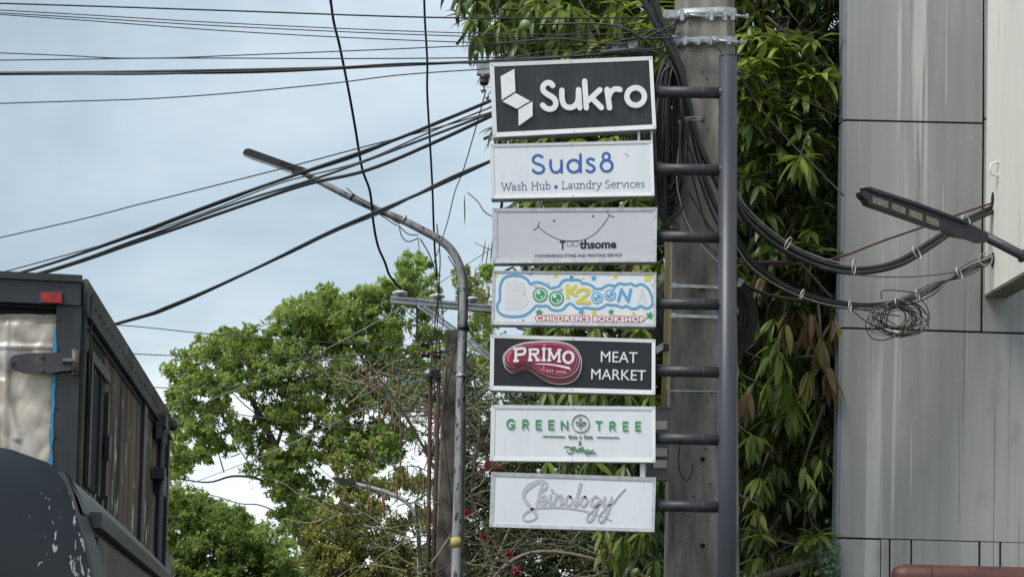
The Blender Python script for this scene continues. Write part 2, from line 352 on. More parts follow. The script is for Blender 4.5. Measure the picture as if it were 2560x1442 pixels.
M_soffit = pmat('brown_soffit', (0.22, 0.20, 0.16), (0.12, 0.11, 0.09), scale=6, rough=0.8)
M_truckk = pmat('black_truck_paint', (0.026, 0.028, 0.032), (0.016, 0.017, 0.020), scale=5, rough=0.33, bump=0.05, spots=(0.08, 0.075, 0.07), spot_scale=14, spot_lo=0.66, spot_hi=0.8)
M_truckrail = pmat('greenish_truck_rail', (0.075, 0.080, 0.070), (0.026, 0.027, 0.026), scale=5, rough=0.6, spec=0.3, stretch=(1, 0.6, 1), spots=(0.17, 0.15, 0.12), spot_scale=10, spot_lo=0.62, spot_hi=0.74, detail=9)
M_truckpan = pmat('peeling_truck_side', (0.165, 0.128, 0.092), (0.028, 0.026, 0.023), scale=2.2, rough=0.75, spec=0.2, stretch=(2.4, 2.4, 0.32), detail=14, lo=0.42, hi=0.60,
                  spots=(0.55, 0.51, 0.44), spot_scale=5, spot_lo=0.625, spot_hi=0.65, spot_stretch=(3, 3, 1.0), bump=0.5, bscale=5)
M_sheet = pmat('beaten_metal_sheet', (0.52, 0.475, 0.40), (0.34, 0.305, 0.25), scale=5, rough=0.48, metal=0.25, stretch=(1, 1, 0.6), detail=8, spots=(0.70, 0.69, 0.66), spot_scale=4, spot_lo=0.58, spot_hi=0.72, bump=0.12)
M_tape = pmat('blue_tape', (0.035, 0.24, 0.38), (0.03, 0.19, 0.31), scale=14, rough=0.5)
M_trim = pmat('grey_door_trim', (0.24, 0.225, 0.20), (0.12, 0.11, 0.10), scale=8, rough=0.5, stretch=(1, 1, 0.3))
M_hinge = pmat('dark_hinge', (0.045, 0.044, 0.047), (0.03, 0.029, 0.03), scale=12, rough=0.45, spots=(0.13, 0.09, 0.065), spot_scale=12, spot_lo=0.6, spot_hi=0.75)
M_hingeb = pmat('brown_hinge_barrel', (0.13, 0.10, 0.08), (0.06, 0.045, 0.04), scale=16, rough=0.5)
M_redlens = pmat('red_lens', (0.42, 0.012, 0.014), (0.22, 0.01, 0.012), scale=40, rough=0.2)
M_glassd = pmat('dark_window_glass', (0.02, 0.02, 0.022), rough=0.08)
M_bark = pmat('tree_bark', (0.17, 0.14, 0.11), (0.07, 0.06, 0.05), scale=8, rough=0.9, stretch=(1, 1, 0.4), bump=0.4)
M_twig = pmat('dry_twig', (0.36, 0.31, 0.235), (0.20, 0.17, 0.125), scale=6, rough=0.85)
M_twigd = pmat('dark_twig', (0.09, 0.08, 0.06), (0.05, 0.04, 0.035), scale=6, rough=0.85)
M_pod = pmat('dry_seed_pod', (0.32, 0.15, 0.085), (0.20, 0.10, 0.06), scale=5, rough=0.7)
M_podg = pmat('green_seed_pod', (0.10, 0.14, 0.06), rough=0.7)
M_flower = leafmat('magenta_flower', [(0, (0.30, 0.008, 0.05)), (1, (0.5, 0.02, 0.09))], rough=0.6)
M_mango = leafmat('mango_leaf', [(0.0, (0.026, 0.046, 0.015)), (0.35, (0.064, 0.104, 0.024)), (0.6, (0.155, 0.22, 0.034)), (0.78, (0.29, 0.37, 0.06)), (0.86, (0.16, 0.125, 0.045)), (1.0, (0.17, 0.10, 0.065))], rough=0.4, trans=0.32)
M_tree = leafmat('green_tree_leaf', [(0, (0.11, 0.17, 0.04)), (0.5, (0.27, 0.37, 0.085)), (1, (0.42, 0.52, 0.14))], rough=0.6, trans=0.5)
M_treey = leafmat('olive_tree_leaf', [(0, (0.10, 0.12, 0.03)), (0.5, (0.24, 0.25, 0.055)), (1, (0.40, 0.36, 0.08))], rough=0.55, trans=0.3)
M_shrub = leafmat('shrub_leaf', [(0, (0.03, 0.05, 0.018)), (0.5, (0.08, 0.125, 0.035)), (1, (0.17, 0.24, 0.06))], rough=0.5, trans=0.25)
M_ivy = leafmat('ivy_leaf', [(0, (0.08, 0.13, 0.075)), (1, (0.17, 0.24, 0.14))], rough=0.5)
M_mfruit = pmat('mango_skin', (0.22, 0.30, 0.13), (0.15, 0.22, 0.09), scale=12, rough=0.4)
M_asph = pmat('asphalt', (0.055, 0.055, 0.055), (0.04, 0.04, 0.04), scale=30, rough=0.9, bump=0.3)
M_pave = pmat('pavement_concrete', (0.26, 0.25, 0.23), (0.18, 0.17, 0.16), scale=4, rough=0.9, bump=0.2)
M_kerb = pmat('kerb_stone', (0.32, 0.31, 0.29), rough=0.85)
M_earth = pmat('earth', (0.13, 0.105, 0.07), (0.06, 0.07, 0.03), scale=0.8, rough=0.95)
M_roadpaint = pmat('road_paint', (0.7, 0.7, 0.66), (0.5, 0.5, 0.47), scale=12, rough=0.7)

# ================================================================== GROUND
def quad_strip(x0, x1, y0, y1, z, h=0.02):
    o = Vector((0, 0, 0))
    def q(a, b): return o + CROSS * a + STREET * b
    pts = [q(x0, y0), q(x1, y0), q(x1, y1), q(x0, y1)]
    return prism([Vector((p.x, p.y, z)) for p in pts], Vector((0, 0, -h)))
tag(one(quad_strip(-900, 900, -300, 2000, -0.004, 1), 'ground', M_earth), kind='structure')
tag(one(quad_strip(-5.2, 3.2, -30, 160, 0.004, 0.006), 'road', M_asph), kind='structure')
tag(one(quad_strip(3.35, 6.5, -30, 160, 0.13, 0.12), 'pavement', M_pave), kind='structure')
tag(one(quad_strip(3.2, 3.35, -30, 160, 0.14, 0.13), 'kerb', M_kerb), kind='structure')
tag(one(quad_strip(-1.06, -0.94, -30, 160, 0.010, 0.004), 'road_marking', M_roadpaint), kind='structure')

# ================================================================== BUILDING AT THE RIGHT
YB = 17.0
b0 = P(2107, 700, YB)                                   # a point on the cladding face
base = Vector((b0.x, b0.y, 0))
bld = empty('building', base, 'grey panel clad building end with streaked panels at the right edge', 'building')
def fb(px, py, d=0.0): return Rp(px, py, b0 + STREET * d, STREET)
def panel(pts, d=0.0, th=0.02, mat=M_fac, name='cladding_panel', par=bld):
    return one(prism([fb(x, y) + STREET * d for x, y in pts], STREET * th), name, mat, par)
back = [fb(2122, -700), fb(2900, -690), fb(2900, 2150), fb(2112, 2150)]
for q_ in back:
    q_.z = max(q_.z, 0.0)
one(prism([q + STREET * 0.03 for q in back], STREET * 0.09), 'core_wall', M_gap, bld)
deep = [back[0] + CROSS * 1.8, back[1] + CROSS * 4, back[2] + CROSS * 4, back[3] + CROSS * 1.8]
one(prism([q + STREET * 0.12 for q in deep], STREET * 6.0), 'rear_wall', M_side, bld)
panel([(2119, -700), (2459, -696), (2456, 306), (2116, 298)])
panel([(2116, 303), (2456, 311), (2451, 827), (2107, 817)])
panel([(2462, 300), (2800, 308), (2800, 836), (2457, 828)])
panel([(2462, -696), (2800, -690), (2800, 303), (2462, 295)])
panel([(2107, 822), (2800, 843), (2800, 1362), (2098, 1341)])
panel([(2098, 1346), (2200, 1349), (2200, 1900), (2092, 1900)])
panel([(2203, 1347), (2222, 1347.6), (2222, 1900), (2202, 1900)])
panel([(2227, 1348), (2276, 1349), (2276, 1900), (2226, 1900)])
panel([(2281, 1349), (2446, 1354), (2446, 1900), (2280, 1900)])
panel([(2452, 1354), (2498, 1355), (2498, 1900), (2451, 1900)])
panel([(2504, 1355), (2800, 1364), (2800, 1900), (2503, 1900)])
for a, b_ in (((2119, -700), (2116, 299)), ((2116, 304), (2107, 818)), ((2107, 823), (2098, 1342)), ((2098, 1347), (2092, 1900))):
    p, q = fb(*a), fb(*b_)
    one(prism([p - CROSS * 0.002, p - CROSS * 0.03, q - CROSS * 0.03, q - CROSS * 0.002], STREET * 0.13), 'edge_strip', M_facedge, bld)
# projecting rendered fin: runs toward the viewer along the street
f0 = fb(2464, 500) - STREET * 0.004
FT = 0.20; FL = 5.0
zb = fb(2460, 743).z
def fin_box(z0, z1, mat, name, x0=0.0, x1=FT, y0=0.0, y1=-FL):
    o = Vector((f0.x, f0.y, 0))
    pts = [o + CROSS * x0 + STREET * y0, o + CROSS * x1 + STREET * y0, o + CROSS * x1 + STREET * y1, o + CROSS * x0 + STREET * y1]
    return one(prism([Vector((p.x, p.y, z0)) for p in pts], Vector((0, 0, z1 - z0))), name, mat, bld)
fin_box(zb + 0.02, 9.0, M_fin, 'fin_wall')
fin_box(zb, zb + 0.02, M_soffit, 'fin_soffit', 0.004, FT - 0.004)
def finp(px, py, off=0.0): return Rp(px, py, f0 - CROSS * off, CROSS)
hk = finp(2497, 423)
one(tube([hk + ZU * 0.05, hk + ZU * 0.055 - CROSS * 0.02, hk + ZU * 0.04 - CROSS * 0.06, hk - CROSS * 0.075, hk - ZU * 0.04 - CROSS * 0.06, hk - ZU * 0.055 - CROSS * 0.02, hk - ZU * 0.05], 0.010, 8), 'steel_ring', M_fin, bld, True)
for (hx, hy, hr) in ((2481, 500, 0.05), (2481, 650, 0.05)):
    c = finp(hx, hy, 0.002)
    V = [c + STREET * (math.cos(a) * hr * 0.8) + ZU * (math.sin(a) * hr * 1.35) for a in [2 * math.pi * k / 16 for k in range(16)]]
    one(prism(V, CROSS * 0.003), 'cable_hole', M_gap, bld)

# red oxide pipe in front of the cladding foot
pp = empty('red_pipe', Vector((P(2250, 1440, 16.2).x, 16.2, 0)), 'thick reddish brown pipe with capped end running along the foot of the grey wall', 'pipe')
a = P(2262, 1441, 16.2); b_ = P(3000, 1460, 16.2); r_ = S(32, 16.2)
dr = (b_ - a).normalized()
one(tube([a - dr * 0.10, a - dr * 0.085, a, b_], [r_ * 0.45, r_ * 0.8, r_, r_], 24), 'pipe_body', M_redpipe, pp, True)
one(tube([a + dr * 0.19, a + dr * 0.20], r_ * 1.012, 24), 'pipe_seam', M_rust, pp, False)
for px in (2420, 2800):
    c = P(px, 1444, 16.2)
    one(tube([Vector((c.x, c.y, 0.1)), Vector((c.x, c.y, c.z - r_ * 0.6))], 0.04, 10), 'pipe_support', M_redpipe, pp, True)

# ================================================================== SIGN POST
YS = 15.0
pb = P(1821, 1700, YS)
post = empty('sign_post', Vector((pb.x, YS + 0.14, 0)), 'dark grey round steel post with seven short side arms carrying the shop signs', 'sign post')
PY = YS + 0.07
top = P(1820, 142, PY); top_r = S(23, PY)
bot = P(1821, 1500, PY); bot = Vector((bot.x, bot.y, 0.0))
one(tube([bot, top], [S(26, PY), top_r], 32), 'pole', M_post, post, True)
one(lathe(top - ZU * 0.006, [(0, top_r * 1.02), (0.008, top_r * 1.02), (0.010, top_r * 0.9)], seg=24), 'cap', M_post, post, True)
for ay in (231.5, 424.5, 592.5, 760, 928.5, 1097.5, 1265.5):
    a = P(1634, ay - 2, PY); b_ = P(1806, ay + 1.6, PY)
    am = one(tube([a, b_], S(14, PY), 18), 'arm', M_arm, post, True)
    c = P(1757, ay + 0.7, PY); d = (b_ - a).normalized()
    one(tube([c - d * 0.006, c - d * 0.002, c + d * 0.002, c + d * 0.006], [S(14, PY), S(15.3, PY), S(15.3, PY), S(14, PY)], 18), 'weld_ring', M_arm, am, True)
    one(tube([P(1797, ay + 1.5, PY), P(1803, ay + 1.6, PY)], [S(14, PY), S(17, PY)], 18, cap=False), 'weld', M_arm, am, True)
    one(box(P(1645, ay - 15, PY), RT * S(9, PY), FW * 0.02, UP * S(3, PY)), 'bracket', M_arm, am)
lb = one(pxbox(1600.5, 1153, 1613, 1196, YS + 0.06, 0.03), 'spacer', M_white, post)
one(pxbox(1594, 328, 1600, 360, YS + 0.06, 0.03), 'spacer', M_white, post)
one(pxbox(1627, 326, 1632, 356, YS + 0.06, 0.03), 'spacer', M_white, post)

# ================================================================== SIGNS
def bil(q, a, b): return tuple((1 - b) * ((1 - a) * q[0][k] + a * q[1][k]) + b * ((1 - a) * q[3][k] + a * q[2][k]) for k in (0, 1))
def sign(quad, ins, label, facemat, framemat, sidemat=M_side, lip=0.008, depth=0.13):
    """quad: outer corners TL,TR,BR,BL in pixels; ins: (left, top, right, bottom) frame widths"""
    c = P(*bil(quad, .5, .5), YS)
    root = empty('lightbox_sign', Vector((c.x, YS + depth / 2, c.z)), label, 'sign', 'shop signs stacked on the grey post')
    TL, TR, BR, BL = quad
    W = TR[0] - TL[0]; H = BL[1] - TL[1]
    l, t, r, b = ins[0] / W, ins[1] / H, ins[2] / W, ins[3] / H
    iq = [bil(quad, l, t), bil(quad, 1 - r, t), bil(quad, 1 - r, 1 - b), bil(quad, l, 1 - b)]
    # body: a box closed at the back with its dark underside
    oq = [bil(quad, .003, .006), bil(quad, .997, .006), bil(quad, .997, .994), bil(quad, .003, .994)]
    one(ppoly(oq, YS + 0.022, depth), 'casing', sidemat, root)
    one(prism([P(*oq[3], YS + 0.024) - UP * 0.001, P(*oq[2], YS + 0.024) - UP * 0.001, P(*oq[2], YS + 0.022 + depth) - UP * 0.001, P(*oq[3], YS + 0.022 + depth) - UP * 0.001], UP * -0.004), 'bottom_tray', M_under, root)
    one(ppoly(iq, YS + lip, 0.012), 'face_panel', facemat, root)
    for (o1, o2, i2, i1) in ((TL, TR, iq[1], iq[0]), (BL, BR, iq[2], iq[3]), (TL, BL, iq[3], iq[0]), (TR, BR, iq[2], iq[1])):
        # mitred rail with a bevelled inner lip
        Vf = [P(*o1, YS), P(*o2, YS), P(*i2, YS + 0.003), P(*i1, YS + 0.003)]
        mv = Vector((0, 0, 0))
        cen = sum(Vf, Vector()) / 4
        Vf = [cen + (v - cen) * 0.9985 for v in Vf]
        Vb = [Vector((v.x, YS + 0.021, v.z)) for v in Vf]
        one((Vf + Vb, [(0, 1, 2, 3), (7, 6, 5, 4), (0, 4, 5, 1), (1, 5, 6, 2), (2, 6, 7, 3), (3, 7, 4, 0)]), 'frame_rail', framemat, root)
    for a, b in ((l / 2, t / 2), (1 - r / 2, t / 2), (1 - r / 2, 1 - b / 2), (l / 2, 1 - b / 2), (.5, t / 2), (.5, 1 - b / 2)):
        one(disc(*bil(quad, a, b), 1.5, YS - .002, .004, 8), 'screw', M_galv, root)
    return root
def Z(x0, y0, s):
    return lambda L: [(x0 + p[0] / s, y0 + p[1] / s) + tuple(q / s for q in p[2:]) for p in L]
z1 = Z(1180, 100, 3.604); z2 = Z(1180, 490, 4.242); z3 = Z(1180, 820, 4.242); z4 = Z(1280, 1180, 8.533)
def strokes(root, name, mat, L, w, Y, th, smooth=True, label=None, closed=False, square=False):
    mb = MB()
    for i, pts in enumerate(L): mb.add(ribbon(pts, w, Y - 0.0004 * i, th + 0.0004 * i, smooth, closed, square=square))
    o = mb.obj(name, mat, root)
    if label: o['label'] = label
    return o

def letters(root, body, quad, Y, th, mat, bold=0.0, space=1.0):
    V, fs = text_vf(body, quad, Y, th, bold, space)
    par = list(range(len(V)))
    def fd(a):
        while par[a] != a: par[a] = par[par[a]]; a = par[a]
        return a
    for f in fs:
        for a in f[1:]: par[fd(a)] = fd(f[0])
    key = {}
    # front, back and walls of a letter may not share vertices: join islands whose points coincide
    for i, v in enumerate(V):
        k_ = (round(v.x, 5), round(v.z, 5))
        if k_ in key: par[fd(i)] = fd(key[k_])
        else: key[k_] = i
    isl = {}
    for f in fs: isl.setdefault(fd(f[0]), []).append(f)
    for r_, ff in sorted(isl.items(), key=lambda t: min(V[i].x for i in t[1][0])):
        ids = sorted({i for f in ff for i in f}); mp = {i: n for n, i in enumerate(ids)}
        one(([V[i] for i in ids], [tuple(mp[i] for i in f) for f in ff]), 'letter', mat, root)
# ---- 1 black sign
s1 = sign([(1223.8, 157.3), (1631, 141), (1640.8, 322), (1232, 343)], (11, 10, 9, 11), 'topmost black sign with raised white letters and a folded white strip emblem', M_black, M_white)
YF = YS - 0.018; TH = 0.026
k1 = 48 / 3.604
for L in ([[(727, 410), (700, 387), (665, 392), (640, 422), (645, 460), (680, 490), (715, 510), (747, 540), (755, 578), (737, 612), (700, 624), (662, 612), (636, 588)]],
          [[(810, 455), (812, 530), (832, 588), (882, 610), (930, 590), (956, 540), (960, 450)], [(960, 450), (971, 612)]],
          [[(1015, 372), (1030, 612)], [(1152, 450), (1042, 552)], [(1078, 522), (1165, 610)]],
          [[(1217, 447), (1240, 612)], [(1232, 512), (1250, 470), (1290, 443), (1333, 448)]]):
    strokes(s1, 'letter', M_letter, [z1(l) for l in L], k1, YF, TH)
one(ring(*z1([(1475, 510)])[0], 79 / 3.604, k1, YF, TH), 'letter', M_letter, s1)
for L in ([(258, 330), (382, 262), (391, 463), (268, 540)], [(275, 555), (392, 480), (522, 550), (405, 620)], [(418, 628), (545, 555), (546, 685), (420, 773)]):
    one(ppoly(z1(L), YF, TH), 'emblem_piece', M_letter, s1)
# ---- 2 white sign
s2 = sign([(1224.4, 360.8), (1631.7, 351), (1636.4, 489), (1227.7, 496.8)], (9, 7, 8, 8), 'white laundry sign with blue lettering, second from the top', M_face, M_white)
Y2 = YS + 0.0066
k2 = 25 / 3.604
for L in ([[(632, 1055), (603, 1040), (572, 1046), (550, 1072), (558, 1102), (592, 1118), (630, 1132), (648, 1160), (635, 1190), (600, 1201), (568, 1192), (550, 1174)]],
          [[(708, 1086), (709, 1145), (726, 1182), (757, 1194), (790, 1180), (806, 1145), (806, 1088)], [(806, 1088), (808, 1192)]],
          [[(977, 1033), (978, 1190)]],
          [[(1096, 1080), (1070, 1070), (1045, 1080), (1040, 1102), (1062, 1122), (1088, 1135), (1103, 1158), (1090, 1182), (1060, 1190), (1034, 1176)]]):
    o = strokes(s2, 'letter', M_blue, [z1(l) for l in L], k2, Y2, 0.008)
    if len(L) == 1 and L[0][0] == (977, 1033):
        pass
one(ring(*z1([(917, 1137)])[0], 55 / 3.604, k2, Y2 - .0006, 0.008), 'letter_bowl', M_blue, s2)
one(MB().add(ring(*z1([(1209, 1051)])[0], 31 / 3.604, k2 * .9, Y2, .008)).add(ring(*z1([(1213, 1134)])[0], 51 / 3.604, k2, Y2 - .0006, .0086)).V and (lambda m: (m.V, m.F))(MB().add(ring(*z1([(1209, 1051)])[0], 31 / 3.604, k2 * .9, Y2, .008)).add(ring(*z1([(1213, 1134)])[0], 51 / 3.604, k2, Y2 - .0006, .0086))), 'letter', M_blue, s2)
one(disc(*z1([(757, 1325)])[0], 17 / 3.604, Y2, .004), 'dot', M_blue, s2)
# serif line, built from strokes: glyph units, baseline 0, x-height 1
G = {
 'W': (1.9, [[(0.1, 1.45), (0.55, 0)], [(0.55, 0), (0.95, 1.3)], [(0.95, 1.3), (1.35, 0)], [(1.35, 0), (1.8, 1.45)]], [(0.1, 1.45), (1.8, 1.45), (0.95, 1.35)]),
 'a': (1.0, [[(0.15, .8), (0.4, .98), (0.68, .85), (0.7, .4), (0.72, .1), (0.9, .03)], [(0.7, .6), (0.3, .52), (0.12, .27), (0.3, .02), (0.55, .1), (0.7, .28)]], []),
 's': (0.8, [[(0.62, .85), (0.4, .97), (0.17, .8), (0.25, .58), (0.55, .42), (0.62, .2), (0.4, .02), (0.12, .12)]], []),
 'h': (1.15, [[(0.22, 1.5), (0.22, 0)], [(0.22, .6), (0.5, .95), (0.82, .85), (0.88, .5), (0.88, 0)]], [(0.22, 0), (0.88, 0), (0.14, 1.5)]),
 'H': (1.6, [[(0.28, 1.4), (0.28, 0)], [(1.25, 1.4), (1.25, 0)], [(0.28, .75), (1.25, .75)]], [(0.28, 0), (1.25, 0), (.28, 1.4), (1.25, 1.4)]),
 'u': (1.15, [[(0.2, .97), (0.2, .35), (0.42, .02), (0.75, .15), (0.85, .45)], [(0.85, .97), (0.85, .0)]], [(0.12, .97), (0.78, .97), (.92, 0)]),
 'b': (1.1, [[(0.2, 1.5), (0.2, 0.05)], [(0.2, .6), (0.5, .95), (0.88, .75), (0.88, .25), (0.55, .0), (0.2, .2)]], [(0.12, 1.5)]),
 'L': (1.2, [[(0.28, 1.4), (0.28, 0)], [(0.28, 0), (1.05, 0)], [(1.05, 0), (1.05, .3)]], [(0.28, 1.4), (.2, 0)]),
 'n': (1.15, [[(0.2, .97), (0.2, 0)], [(0.2, .6), (0.5, .95), (0.82, .85), (0.86, .5), (0.86, 0)]], [(0.2, 0), (0.86, 0), (0.12, .97)]),
 'd': (1.15, [[(0.85, 1.5), (0.85, 0)], [(0.85, .7), (0.55, .98), (0.18, .75), (0.15, .3), (0.45, .0), (0.85, .25)]], [(0.77, 1.5), (.93, 0)]),
 'r': (0.8, [[(0.22, .97), (0.22, 0)], [(0.22, .55), (0.42, .9), (0.7, .93)]], [(0.22, 0), (0.14, .97)]),
 'y': (1.05, [[(0.15, .95), (0.52, .05)], [(0.9, .95), (0.5, 0), (0.3, -.4), (0.05, -.42)]], [(0.15, .95), (0.9, .95)]),
 'S': (1.05, [[(0.82, 1.25), (0.5, 1.45), (0.18, 1.25), (0.2, .9), (0.55, .72), (0.85, .5), (0.82, .15), (0.45, -.02), (0.12, .2)]], []),
 'e': (0.95, [[(0.15, .55), (0.8, .58), (0.7, .9), (0.4, .98), (0.15, .7), (0.15, .3), (0.4, .02), (0.78, .15)]], []),
 'v': (1.0, [[(0.12, .95), (0.5, .05)], [(0.5, .05), (0.88, .95)]], [(0.12, .95), (0.88, .95)]),
 'i': (0.5, [[(0.25, .97), (0.25, 0)]], [(0.25, 0), (0.17, .97)]),
 'c': (0.9, [[(0.75, .82), (0.5, .98), (0.2, .8), (0.15, .35), (0.42, .02), (0.78, .15)]], []),
}
def serif(root, word, xa, ya, xb, yb, xh, mat, w, Y):
    tot = sum(G[c][0] if c != ' ' else 0.6 for c in word); sx = (xb - xa) / tot; x = 0
    for c in word:
        if c == ' ': x += 0.6; continue
        wd, st, sf = G[c]; mb = MB(); n = 0
        T = lambda p: (xa + (x + p[0]) * sx, ya + (yb - ya) * ((x + p[0]) / tot) - p[1] * xh)
        for l in st:
            mb.add(ribbon([T(p) for p in l], w, Y - .0003 * n, .005, smooth=len(l) > 2, n=4)); n += 1
        for p in sf:
            mb.add(ribbon([T((p[0] - .17, p[1])), T((p[0] + .17, p[1]))], w * .6, Y - .0003 * n, .005, smooth=False)); n += 1
        mb.obj('letter', mat, root); x += wd
def zz(f, *p): return f([p])[0]
a_ = zz(z1, 262, 1357); b2 = zz(z1, 500, 1351); serif(s2, 'Wash', *a_, *b2, 47 / 3.604, M_slate, 1.9, Y2)
a_ = zz(z1, 530, 1349); b2 = zz(z1, 712, 1344); serif(s2, 'Hub', *a_, *b2, 47 / 3.604, M_slate, 1.9, Y2)
a_ = zz(z1, 806, 1342); b2 = zz(z1, 1170, 1334); serif(s2, 'Laundry', *a_, *b2, 47 / 3.604, M_slate, 1.9, Y2)
a_ = zz(z1, 1195, 1334); b2 = zz(z1, 1560, 1328); serif(s2, 'Services', *a_, *b2, 47 / 3.604, M_slate, 1.9, Y2)
strokes(s2, 'peeling_mark', M_green, [z1([(1375, 1025), (1395, 1032), (1408, 1055)])], 1.6, Y2, .003)
# ---- 3 lilac grey sign with a line-drawn smile
s3 = sign([(1230.7, 520.6), (1643, 518.3), (1641, 654.5), (1231.4, 657.8)], (12, 9, 8, 12), 'pale lilac grey sign with a thin drawn smile over small black lettering', M_facegrey, M_alu)
k3 = 7 / 4.242
strokes(s3, 'smile_line', M_ink, [z2([(698, 320), (760, 375), (850, 430), (950, 468), (1060, 477), (1180, 466), (1290, 410), (1380, 320), (1458, 205)]),
        z2([(712, 275), (703, 315), (680, 345), (652, 360)]), z2([(1433, 165), (1450, 195), (1475, 212), (1507, 222)])], k3, Y2, .003)
for c in ((870, 263), (1285, 214)): one(disc(*zz(z2, *c), 11 / 4.242, Y2, .003), 'dot', M_ink, s3)
one(text_vf('T', z2([(930, 475), (992, 475), (992, 568), (930, 568)]), Y2, .003, 0.045), 'letter', M_ink, s3)
for c in (1007, 1072):
    q = z2([(c + 8, 482), (c + 45, 482), (c + 53, 492), (c + 53, 522), (c + 45, 532), (c + 8, 532), (c, 522), (c, 492)])
    one(ribbon(q, 5 / 4.242, Y2, .003, smooth=False, closed=True), 'tooth_outline', M_ink, s3)
letters(s3, 'thsome', z2([(1140, 466), (1532, 462), (1532, 557), (1140, 563)]), Y2, .003, M_ink, 0.04)
one(text_vf('CONVENIENCE STORE AND PRINTING SERVICE', z2([(663, 620), (1590, 612), (1590, 645), (663, 655)]), Y2, .003, 0.012, 1.02), 'lettering', M_ink, s3)
# ---- 4 children's bookshop
s4 = sign([(1230.7, 676), (1641, 680.5), (1639.7, 816.5), (1228.3, 811)], (7, 6, 7, 9), "children's bookshop sign with a sky blue cloud outline and coloured stars", M_face, M_alu)
Y4 = YS + 0.0056
cloud = [(318, 900), (345, 865), (400, 845), (470, 842), (540, 855), (590, 890), (620, 932), (655, 918), (700, 912), (760, 930), (800, 952), (835, 975), (880, 967), (925, 952), (950, 912), (1000, 886), (1060, 890), (1115, 886), (1150, 900), (1172, 925), (1220, 927), (1270, 950), (1312, 980), (1368, 983), (1400, 962), (1450, 942), (1515, 952), (1560, 925), (1625, 935), (1680, 927), (1735, 950), (1790, 932), (1845, 960), (1885, 1010), (1910, 1080), (1915, 1135), (1885, 1178), (1838, 1188), (1790, 1165), (1740, 1190), (1680, 1190), (1640, 1163), (1590, 1180), (1540, 1160), (1480, 1155), (1425, 1150), (1380, 1180), (1320, 1195), (1260, 1190), (1200, 1180), (1150, 1195), (1100, 1180), (1065, 1148), (1035, 1137), (1000, 1160), (960, 1200), (900, 1212), (840, 1200), (800, 1165), (740, 1165), (690, 1160), (660, 1180), (620, 1220), (560, 1260), (490, 1275), (420, 1275), (340, 1265), (285, 1230), (267, 1185), (270, 1140), (292, 1105), (295, 1020), (300, 950)]
cl = z2(cloud)
one(ppoly(catmull(cl, 2, True), Y4 + .002, .002), 'cloud_fill', M_fill, s4)
one(ribbon(cl, 26 / 4.242, Y4, .003, smooth=True, closed=True, n=3), 'cloud_outline', M_sky, s4)
one(text_vf('B', z2([(355, 895), (600, 895), (600, 1205), (355, 1205)]), Y4 + .001, .001, 0.09), 'faded_letter', M_pale, s4)
one(text_vf('A', z2([(1745, 968), (1865, 968), (1865, 1150), (1745, 1150)]), Y4 + .001, .001, 0.07), 'faded_letter', M_pale, s4)
for (cx, cy, r, mt, sg) in ((724, 1047, 80, M_green, 1), (895, 1085, 80, M_green, -1), (1328, 1080, 64, M_sky, 1), (1465, 1050, 63, M_sky, -1)):
    x, y = zz(z2, cx, cy); k = 1 / 4.242
    er = one(disc(x, y, r * k, Y4, .003, 28), 'eye_ring', mt, s4)
    one(ring(x, y, r * .72 * k, r * .14 * k, Y4 - .0005, .001), 'iris_ring', M_fill, er)
    one(disc(x - r * .22 * k, y - r * .3 * k, r * .24 * k, Y4 - .0005, .001), 'highlight', M_fill, er)
    one(disc(x + r * .2 * k, y + r * .28 * k, r * .15 * k, Y4 - .0005, .001), 'highlight', M_fill, er)
    for t_ in (0, 14):
        xa = x + (-sg) * (r * .55 - t_ * 1.2) * k; ya = y - r * .9 * k - (t_ * .5) * k
        one(ribbon([(xa, ya), (xa - sg * 26 * k, ya - 26 * k)], 5 * k, Y4, .002, smooth=False), 'lash', mt, er)
kk = 36 / 4.242
strokes(s4, 'letter', M_yellow, [z2([(1012, 950), (1016, 1080)]), z2([(1098, 955), (1030, 1010)]), z2([(1040, 1012), (1105, 1050)])], kk, Y4, .003)
strokes(s4, 'letter', M_yellow, [z2([(1118, 1008), (1165, 988), (1225, 992), (1232, 1025), (1180, 1070), (1115, 1122)]), z2([(1115, 1122), (1245, 1128)])], kk, Y4 - .001, .003)
strokes(s4, 'letter', M_sky, [z2([(1553, 1112), (1585, 990)]), z2([(1585, 990), (1655, 1112)]), z2([(1655, 1112), (1683, 992)])], 32 / 4.242, Y4, .003)['label'] = 'light blue capital letter N'
def star(cx, cy, r, Y, th, rot=0.0):
    return ppoly([(cx + (r if k % 2 == 0 else r * .5) * math.sin(rot + math.pi * k / 5), cy - (r if k % 2 == 0 else r * .5) * math.cos(rot + math.pi * k / 5)) for k in range(10)], Y, th)
for (cx, cy, r, mt, ro) in ((1867, 865, 56, M_yellow, .1), (1055, 862, 28, M_green, .2), (1292, 868, 36, M_sky, .1), (1522, 850, 31, M_yellow, -.1), (712, 1235, 48, M_green, .1), (1475, 1228, 38, M_green, -.2), (1887, 1267, 52, M_green, .2), (1918, 948, 12, M_green, 0), (1160, 1225, 42, M_sky, .5)):
    one(star(*zz(z2, cx, cy), r / 4.242, Y4 + .0005, .002, ro), 'star', mt, s4)
for (cx, cy, r, mt) in ((888, 840, 26, M_yellow), (1178, 877, 15, M_yellow), (808, 928, 17, M_yellow), (258, 850, 18, M_yellow), (1297, 1240, 26, M_yellow), (1712, 1245, 18, M_yellow), (624, 826, 16, M_sky), (542, 1325, 16, M_sky)):
    one(disc(*zz(z2, cx, cy), r / 4.242, Y4 + .0015, .002), 'dot', mt, s4)
tq = z2([(676, 1262), (1832, 1276), (1832, 1338), (676, 1324)])
def grow(q, g): return [(q[0][0] - g, q[0][1] - g), (q[1][0] + g, q[1][1] - g), (q[2][0] + g, q[2][1] + g), (q[3][0] - g, q[3][1] + g)]
